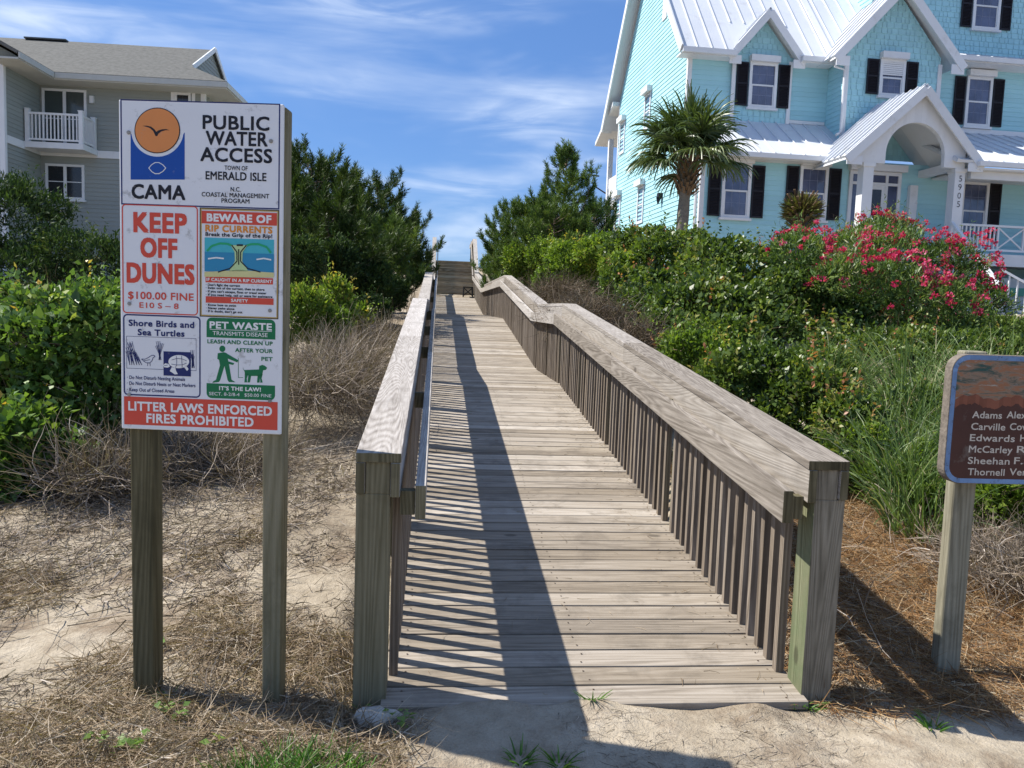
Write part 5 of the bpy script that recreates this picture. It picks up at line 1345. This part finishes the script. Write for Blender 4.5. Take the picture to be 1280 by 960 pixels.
# right of the boardwalk
sh('vine_thicket', 'wide mound of glossy vines below the palm trunk', [(835, 324, 13.5, 72, 46), (905, 338, 12.6, 84, 50), (800, 308, 14.2, 46, 30), (862, 395, 11, 62, 52), (930, 395, 11, 66, 48), (905, 430, 10.2, 56, 40), (850, 440, 10.0, 40, 30), (955, 370, 12.0, 50, 40), (880, 370, 11.8, 60, 44), (790, 362, 13, 40, 30), (815, 372, 12, 40, 34)], .085, 'leaf_vine', .58, .25, sprigs=600, twigs=140)
sh('vine_thicket', 'vine covered bush with a deep dark hollow, left of the pink oleander', [(985, 376, 11.5, 62, 44), (1050, 402, 11.2, 50, 42), (985, 425, 10.8, 66, 36), (1050, 440, 10.2, 60, 30), (960, 410, 10.6, 46, 40)], .080, 'leaf_vine', .58, .25, sprigs=300, twigs=90)
sh('leafy_shrub', 'bright green bush between the pointed pine and the palm', [(722, 332, 16.0, 46, 36), (770, 318, 15.2, 50, 34), (696, 352, 15.8, 30, 26), (780, 345, 13.6, 40, 34)], .075, 'leaf_bright', .5, .3, sprigs=220)
sh('leafy_shrub', 'light green bush at the foot of the rounded pine', [(648, 332, 23, 28, 24), (682, 322, 22, 26, 26)], .09, 'leaf_bright', .5, .4, sprigs=120)
sh('leafy_shrub', 'olive bush right beside the top of the stairs', [(615, 330, 31, 15, 16), (632, 320, 30, 14, 14)], .10, 'leaf_vine', .5, .4, sprigs=60)
g = 'dead brush right of the boardwalk'
brush('dead_brush', 'brown dead brush over the right railing, under the bright green bush', A(742, 400, 11.4), (.50, .6, .40), 5200, L=(.2, .45), mat='deadtwig', group=g)
brush('dead_brush', 'greyer dead brush below the vine mound close to the railing', A(798, 428, 9.8), (.26, .4, .32), 1800, L=(.2, .45), mat='deadtwig', group=g)
brush('dead_brush', 'brown dry stalks by the first landing of the right railing', A(700, 364, 15.0), (.5, .5, .28), 1800, L=(.2, .5), mat='deadtwig', group=g)
sh('vine_thicket', 'leafy vines spilling over the dead brush beside the railing landing', [(800, 385, 11.6, 44, 40), (828, 415, 10.2, 40, 36), (845, 445, 9.2, 34, 28)], .075, 'leaf_vine', .56, .25, sprigs=140, cover=1.9)
sh('broadleaf_shrub', 'rounded leafy shrub close behind the near end of the right railing', [(935, 470, 7.4, 74, 50), (1010, 492, 7.0, 66, 56), (1060, 535, 6.6, 46, 50), (970, 535, 6.9, 60, 40), (1040, 590, 6.1, 40, 34)], .062, 'leaf_vine', .54, .3, sprigs=220, twigs=60)
sh('broadleaf_shrub', 'taller bright sprouting shrub rising over the middle of the right railing', [(868, 448, 8.2, 34, 40), (900, 462, 8.0, 34, 34)], .065, 'leaf_bright', .45, .5, sprigs=160)
sh('leafy_shrub', 'low leafy bush tangled with grass below the oleander', [(1105, 455, 9.6, 66, 36), (1190, 455, 9.6, 70, 36), (1265, 455, 9.6, 50, 34), (1130, 505, 7.8, 56, 36), (1200, 510, 7.8, 60, 34), (1115, 424, 10.8, 62, 28), (1190, 424, 10.8, 62, 28), (1258, 420, 10.8, 48, 28), (1020, 462, 8.9, 54, 30), (1140, 432, 9.8, 72, 26), (1215, 432, 9.8, 60, 26)], .065, 'leaf_vine', .45, .4, sprigs=200)
sh('broadleaf_shrub', 'low broadleaf plant behind the post of the brown name board', [(1255, 625, 5.0, 34, 34), (1230, 640, 5.1, 24, 26), (1290, 640, 5.0, 34, 34)], .075, 'leaf_bright', .42, .5, sprigs=60)
sh('leafy_shrub', 'leafy trailing plant at the edge of the pine straw, right of the railing post', [(1100, 600, 6.0, 40, 30), (1150, 618, 5.7, 34, 22), (1085, 560, 6.3, 34, 34), (1160, 575, 6.2, 36, 30)], .05, 'leaf_bright', .45, .4, sprigs=40)
sh('leafy_shrub', 'dark bush between the oleander and the white stair railing', [(1245, 420, 11.6, 44, 30), (1275, 435, 11.2, 30, 26), (1345, 430, 11.4, 50, 34), (1420, 430, 11.0, 50, 34)], .06, 'leaf_vine', .45, .4, sprigs=80)
brush('dead_brush', 'grey twig tangle on the ground right of the name board post', A(1275, 705, 4.5), (.42, .4, .16), 1700, L=(.15, .4), w=.005, group='twigs behind the name board')

# oleander with pink flower heads
def oleander():
    bl = [(1100, 335, 13.2, 105, 52), (1005, 318, 13.6, 46, 32), (1190, 345, 12.9, 60, 66), (1050, 375, 12.7, 78, 44), (1150, 400, 12.4, 88, 50), (1222, 385, 12.4, 36, 46), (1110, 296, 13.8, 52, 28), (1090, 415, 11.8, 80, 34), (1180, 420, 11.8, 76, 32), (1105, 362, 11.0, 66, 46), (1165, 385, 10.9, 62, 42), (1070, 338, 11.9, 50, 36), (1000, 322, 11.6, 46, 34), (1050, 356, 11.1, 52, 38)]
    e = sh('oleander_shrub', 'large oleander covered in pink flowers in front of the porch', bl, .115, 'oleander', .17, .6, sprigs=520, jitter=.7, twigs=60, cover=3.2, holes=.14)
    base = np.array(e.location); P, nn = lobe_points(blobs(bl), 14000, .04)
    q = vnoise(P * .9 + 2.5); m = (nn[:, 2] > -.55) & (nn[:, 1] < .45) & (q + RNG.normal(0, .5, len(P)) > .45) & (P[:, 2] > A(1100, 425, 12)[2]); P, nn = P[m], nn[m]
    i = RNG.choice(len(P), min(len(P), 560), replace=False); P = P[i] + nn[i] * .07 + np.array([0, 0, .04]); b = Bag(); k = 18
    hs = RNG.uniform(.02, .062, len(P)); C = np.repeat(P, k, 0) + rdir(len(P) * k) * np.repeat(hs, k)[:, None] * [1, 1, .7]
    D = nrm(rdir(len(C)) + np.array([0, -.2, .6])); tone = np.repeat(np.clip(RNG.normal(.45, .25, len(P)), 0, 1), k)
    b.add(leaves(C - base, D, rdir(len(C)), np.full(len(C), .042), np.full(len(C), .034), .1), np.clip(tone + RNG.normal(0, .15, len(C)), 0, 1))
    o = b.build('blossoms', M['petal'], e); o['kind'] = 'stuff'
oleander()

# ------------------------------------------------------------------ palms
def fan(mb_bag, base, d, petiole, size, droop, nseg=34):
    """one costapalmate leaf: segments spread about the petiole direction"""
    d = nrm(np.array(d)); side = nrm(np.cross(d, [0, 0, 1.0]) + 1e-6); up = np.cross(side, d)
    hub = base + d * petiole; hub = hub + np.array([0, 0, -.10 * petiole])
    ang = np.linspace(-rad(112), rad(112), nseg) + RNG.normal(0, .03, nseg)
    D = np.cos(ang)[:, None] * d + np.sin(ang)[:, None] * side + up * (.30 - .25 * np.abs(ang) / 2)[:, None] * .5
    L = size * (1 - .30 * (np.abs(ang) / 2) ** 2) * RNG.uniform(.88, 1.08, nseg); P = np.repeat(hub[None], nseg, 0)
    return P, nrm(D), L, np.full(nseg, droop)
def palm(label, base, h, crown_z, n_fr, size, lean=(0, 0)):
    base = np.array(base, float); e = empty('palm_tree', base, 0, label, 'palm tree')
    m = MB(); pts = [(lean[0] * f, lean[1] * f, h * f) for f in np.linspace(-.1, 1, 14)]
    m.tube(pts, [.15 if f < .1 else .128 + .010 * math.sin(f * 30) for f in np.linspace(0, .80, 11)] + [.17, .20, .20], 14); m.build('trunk', M['palmbark'], e, True)
    top = np.array([lean[0], lean[1], h]); b = MB()
    for i in range(110):                                            # old leaf bases crossing round the upper trunk
        f = i / 110; a = i * 2.399; z = h - .85 + f * .85; r0 = .14 + .05 * f; c, s = math.cos(a), math.sin(a); p = np.array([lean[0] + c * r0, lean[1] + s * r0, z])
        q = p + np.array([c * RNG.uniform(.06, .17), s * RNG.uniform(.06, .17), RNG.uniform(.10, .20)]); b.beam(tuple(p), tuple(q), .055, .018, None, (c, s, .3))
    b.build('leaf_bases', M['boot'], e)
    for i in range(n_fr):
        f = (i + .5) / n_fr; el = rad(88 - 104 * f ** 1.1) + RNG.normal(0, .10); a = i * 2.399 + RNG.normal(0, .15)
        d = np.array([math.cos(a) * math.cos(el), math.sin(a) * math.cos(el), math.sin(el)]); g = Bag(); pet = RNG.uniform(.34, .62) * size / .8
        P, D, L, dr = fan(g, top + d * .08, d, pet, size * RNG.uniform(.75, 1.0), .5)
        t = np.clip(RNG.normal(.40 + .2 * (1 - f), .16) + RNG.normal(0, .12, len(P)), 0, 1)
        g.add(ribbons(P, D, L, np.full(len(P), .056), .03, 6, np.full(len(P), .24 + .36 * f)), t)
        hub = P[0]; pd = hub - (top + d * .08); l = np.linalg.norm(pd)
        g.add(ribbons((top + d * .08)[None], nrm(pd)[None], np.array([l]), np.array([.035]), 0.0, 3), np.array([.7]))
        g.build('frond', M['palmleaf'], e)
    return e
q = at(860, 196, 18.0); g0 = gp(848, 300, 18.0)
palm('tall cabbage palm with a full round crown against the aqua house wall', g0, q.z - g0[2], q.z, 42, .98, (q.x - g0[0], 0.0))
def stub_palm():
    g0 = gp(1000, 300, 17.0); top = at(1000, 262, 17.0); h = top.z - g0[2]
    e = empty('young_palm', g0, 0, 'short palm with its fronds cut back, in front of the second window', 'palm tree')
    m = MB(); m.tube([(0, 0, -.1), (.01, 0, h * .6), (0, 0, h)], [.10, .11, .15], 12); m.build('trunk', M['palmbark'], e, True)
    b = MB()
    for i in range(90):
        f = i / 90; a = i * 2.399; c, s = math.cos(a), math.sin(a); z = h - .62 + .72 * f; r0 = .13
        up = .06 + .24 * f; out = RNG.uniform(.16, .30) * (1 - .15 * f)
        b.beam((c * r0, s * r0, z), (c * (r0 + out), s * (r0 + out), z + up), .05, .016, None, (c, s, .4))
    b.build('leaf_bases', M['boot'], e)
    n = 1500; D = nrm(rdir(n) * [1, 1, .8] + np.array([0, 0, .55])); P = np.array([0, 0, h - .08]) + D * RNG.uniform(.12, .36, n)[:, None] * [1, 1, .9]
    g = Bag(); g.add(ribbons(P, D, RNG.uniform(.08, .20, n), np.full(n, .03), .2, 3), RNG.random(n)); g.build('crown', M['cutleaf'], e)
stub_palm()

# ------------------------------------------------------------------ ground cover nobody could count
def on_ground(x, y): return np.stack([x, y, zt(x, y)], -1)
def scatter(n, xr, yr, mask=None):
    x = RNG.uniform(*xr, n); y = yr[0] + (yr[1] - yr[0]) * RNG.random(n)
    s = -math.sin(TH) * x + math.cos(TH) * (y - 3.1125); t = math.cos(TH) * x + math.sin(TH) * (y - 3.1125)
    ok = ~((s > 0.02) & (t > -.50) & (t < 1.34)) & ((y > 2.95) | (RNG.random(n) < 1))
    if mask is not None: ok &= mask(x, y, s, t)
    return x[ok], y[ok]
def litter(name, label, n, xr, yr, L, w, mat, mask=None, lift=.012, flat=.12, bend=.25, cat=None):
    x, y = scatter(n, xr, yr, mask); k = len(x); P = on_ground(x, y) + np.stack([np.zeros(k), np.zeros(k), RNG.uniform(.0, lift, k)], -1)
    D = rdir(k) * [1, 1, flat]; D = nrm(D); l = RNG.uniform(L[0], L[1], k)
    # follow the slope of the ground
    e = P[:, :2] + D[:, :2] * l[:, None]; D[:, 2] += (zt(e[:, 0], e[:, 1]) - zt(x, y)) / l; D = nrm(D)
    b = Bag(); b.add(ribbons(P, D, l, RNG.uniform(.6, 1.3, k) * w, bend, 3), RNG.random(k)); o = b.build(name, M[mat]); tag(o, label, kind='stuff'); return o
patch = lambda sc, th, sd: (lambda x, y, s, t: fbm2(x, y, sc, 4, sd) + RNG.normal(0, .05, len(x)) > th)
litter('dry_straw', 'tan dead grass and straw strewn over the sand on the left', 95000, (-3.8, -.3), (2.3, 6.8), (.05, .21), .0042, 'straw', lambda x, y, s, t: (.6 * fbm2(x, y, 1.2, 4, 3.0) + .75 * fbm2(x, y, 3.4, 3, 31.0) + .26 * smooth(-2.1, -1.3, x) * (1 - smooth(3.6, 4.4, y)) + .12 * smooth(3.3, 2.7, y) - .12 * smooth(4.0, 5.4, y) - .14 * smooth(-1.5, -.8, t) * smooth(.8, 1.6, s) - .06 * smooth(-2.0, -2.8, x) - .3 * smooth(-.75, -.4, t) * (1 - smooth(.0, .3, s)) + RNG.normal(0, .04, len(x)) > .09), lift=.03, flat=.30, bend=.4)
litter('straw_litter', 'thin scatter of straw bits over the bare sand in front', 11000, (-2.2, 3.6), (2.2, 3.5), (.015, .085), .0026, 'dry', lambda x, y, s, t: (fbm2(x, y, 2.6, 4, 8.0) > .02), lift=.008)
litter('pine_straw', 'orange brown pine straw covering the ground right of the boardwalk', 80000, (1.3, 4.6), (3.12, 7.2), (.08, .20), .0036, 'pinestraw', lambda x, y, s, t: (t > 1.36) & (s + .25 * fbm2(x, y, 2.5, 3, 1.0) > .02), lift=.035, flat=.22)
litter('twig_litter', 'fallen grey twigs lying on the sand left of the boardwalk', 900, (-4.2, -.6), (3.0, 8), (.15, .5), .0055, 'dry', patch(1.0, .0, 6.0), lift=.03, flat=.3)
litter('dark_litter', 'dark leaf litter and twigs under the glossy shrub', 14000, (-5, -1.2), (3.9, 7.0), (.05, .22), .006, 'dry', lambda x, y, s, t: fbm2(x, y, 1.5, 4, 13.0) + .25 * smooth(-1.8, -3.0, x) + .05 > .05, lift=.03, flat=.3)
litter('twig_litter', 'grey twigs lying over the pine straw right of the boardwalk', 500, (1.4, 4.4), (3.3, 6.5), (.15, .5), .005, 'dry', lambda x, y, s, t: t > 1.4, lift=.05, flat=.35, bend=.3)

def blades(name, label, cx, n, L, w, mat, droop, spread, up=1.0, k=6):
    P, D = [], []
    for (x, y, r, f) in cx:
        m = int(n * f); a = RNG.uniform(0, 6.28, m); q = np.sqrt(RNG.random(m)) * r
        xx, yy = x + np.cos(a) * q, y + np.sin(a) * q; P.append(on_ground(xx, yy)); dd = np.stack([np.cos(a) * spread + RNG.normal(0, .25, m), np.sin(a) * spread + RNG.normal(0, .25, m), np.full(m, up)], -1); D.append(nrm(dd))
    P, D = np.concatenate(P), np.concatenate(D); m = len(P); l = RNG.uniform(L[0], L[1], m)
    b = Bag(); b.add(ribbons(P, D, l, RNG.uniform(.7, 1.3, m) * w, .03, k, RNG.uniform(.6, 1.3, m) * droop), np.clip(RNG.normal(.5, .25, m), 0, 1)); o = b.build(name, M[mat]); return tag(o, label, kind='stuff')
cl = []
for (px, py, Y, r, f) in ((1130, 570, 5.9, .26, .9), (1165, 545, 6.0, .30, .9), (1120, 510, 7.0, .3, .7), (1165, 490, 7.2, .45, 1.0), (1050, 470, 8.6, .25, .45), (1220, 500, 7.4, .45, .8), (1150, 465, 8.6, .5, .8), (1010, 468, 8.9, .2, .22), (1245, 480, 8.6, .5, .5), (1155, 610, 5.4, .22, .5), (1265, 560, 5.8, .35, .5), (1360, 520, 7.0, .5, .8), (1450, 520, 7.5, .6, .8), (1400, 470, 9.5, .7, .8), (1540, 500, 9.0, .7, .7), (1085, 600, 6.1, .15, .3)):
    q = at(px, py, Y); cl.append((q.x, q.y, r, f))
blades('tall_grass', 'tall arching grass behind the right railing and around the name board', cl, 380, (.32, .82), .013, 'grass_blade', .42, .42)
blades('fresh_grass', 'fresh green grass tuft at the lower left edge of the sand', [(-.75, 2.68, .12, .9), (-.62, 2.71, .10, .8), (-.86, 2.62, .12, .8), (-.70, 2.52, .2, 1.2), (-.52, 2.60, .12, .5)], 300, (.045, .12), .008, 'lawn', .3, .5, .8)
wd = []
for (px, py) in ((995, 884), (1012, 886), (1165, 912), (740, 887), (455, 888), (650, 950), (700, 955), (210, 880)):
    q = at(px, py, 3.05); d = (F_ + R_ * ((px - 640) / FPX) - U_ * ((py - 480) / FPX)); k = CAM_H / -d.z; wd.append((d.x * k, d.y * k, .035, .25))
blades('weeds', 'little green weed sprouts by the posts and on the bare sand', wd, 120, (.03, .085), .007, 'lawn', .35, .7, .6, 3)
def ground_leaves():
    P = []
    for (px, py, n, r) in ((455, 880, 5, .03), (497, 898, 6, .05), (518, 905, 4, .04), (205, 885, 7, .05), (130, 930, 8, .06), (170, 928, 7, .05), (225, 895, 6, .04), (268, 925, 5, .04), (165, 935, 6, .05), (505, 910, 5, .05), (470, 870, 3, .03), (198, 818, 4, .04)):
        d = (F_ + R_ * ((px - 640) / FPX) - U_ * ((py - 480) / FPX)); k = (CAM_H - .03) / -d.z; a = RNG.uniform(0, 6.28, n); q = r * np.sqrt(RNG.random(n)); P.append(on_ground(d.x * k + np.cos(a) * q, d.y * k + np.sin(a) * q) + np.stack([0 * a, 0 * a, RNG.uniform(.01, .05, n)], -1))
    P = np.concatenate(P); n = len(P); b = Bag(); L = RNG.uniform(.025, .05, n); b.add(leaves(P, nrm(rdir(n) * [1, 1, .3] + [0, 0, .15]), nrm(rdir(n) * .5 + [0, 0, 1]), L, L * .75), RNG.uniform(.5, .95, n))
    tag(b.build('creeping_leaves', M['leaf_glossy']), 'round glossy creeper leaves lying on the litter at left', kind='stuff')
ground_leaves()
litter('brown_litter', 'grey brown broken twigs and bark crumbs in patches on the sand', 32000, (-3.9, -.4), (2.4, 7.0), (.02, .13), .0055, 'dry', lambda x, y, s, t: (fbm2(x, y, 1.9, 4, 23.0) + RNG.normal(0, .05, len(x)) > .0), lift=.015, flat=.25, bend=.3)
blades('dry_grass', 'dead tan blades matted in the tall green grass', cl, 38, (.25, .7), .008, 'straw', .7, .55)
def deck_litter():
    n = 420; s = RNG.uniform(.1, 7, n) ** 1.0; t = np.where(RNG.random(n) < .6, TR - np.abs(RNG.normal(0, .16, n)), RNG.uniform(TL, TR, n))
    P = np.array(BW_O)[None] + s[:, None] * np.array(BD)[None] + t[:, None] * np.array(BN)[None]; P[:, 2] = zd(s) + .004
    D = rdir(n) * [1, 1, .06]; D[:, 2] += .09 * (D @ np.array(BD)); b = Bag(); b.add(ribbons(P, nrm(D), RNG.uniform(.02, .10, n), np.full(n, .003), .3, 3), RNG.random(n)); tag(b.build('deck_litter', M['straw']), 'bits of straw and pine needle blown onto the deck boards', kind='stuff')
deck_litter()
# pale stone at the foot of the left railing post
def stone():
    q = BW_O + BD * .02 + BN * -.50; m = MB(); n = 9; pts = []
    bm_v = []; 
    for j, (f, s) in enumerate(((0, 1.0), (.5, .95), (.85, .7), (1.0, .35))):
        bm_v.append([(math.cos(2 * math.pi * i / n) * .10 * s * (1 + .22 * math.sin(i * 2.3 + j)), math.sin(2 * math.pi * i / n) * .055 * s * (1 + .2 * math.cos(i * 1.7)), -.02 + f * .055 + .008 * math.sin(i * 3.1 + j)) for i in range(n)])
    for a, b in zip(bm_v[:-1], bm_v[1:]):
        for i in range(n): m.poly([a[i], a[(i + 1) % n], b[(i + 1) % n], b[i]], .5)
    m.poly(bm_v[-1], .5); o = m.build('stone', M['stone'], None, True); o.location = (q.x, q.y, float(zt(q.x, q.y)) + .015); tag(o, 'pale lump of rock at the foot of the left railing post', 'rock')
M['stone'] = mat_plain('pale_rock', (0.42, 0.40, 0.36), .9, .2, .2, 20, bump=.6, bscale=70)
stone()
# dark wooden panel standing beside the top of the stairs
def panel():
    q = at(536.5, 330, 36.5); z = float(zt(q.x, q.y)); t = at(536.5, 313, 36.5).z
    e = empty('panel_post', (q.x, q.y, z), .1, 'small dark wooden panel on a post left of the stair top', 'panel')
    m = MB(); m.box(-.16, -.06, -.05, .05, -.2, t - z + .03); m.build('post', M['post'], e)
    m = MB(); m.box(-.055, .14, -.03, .0, t - z - .62, t - z); m.build('board', M['stair'], e)
panel()
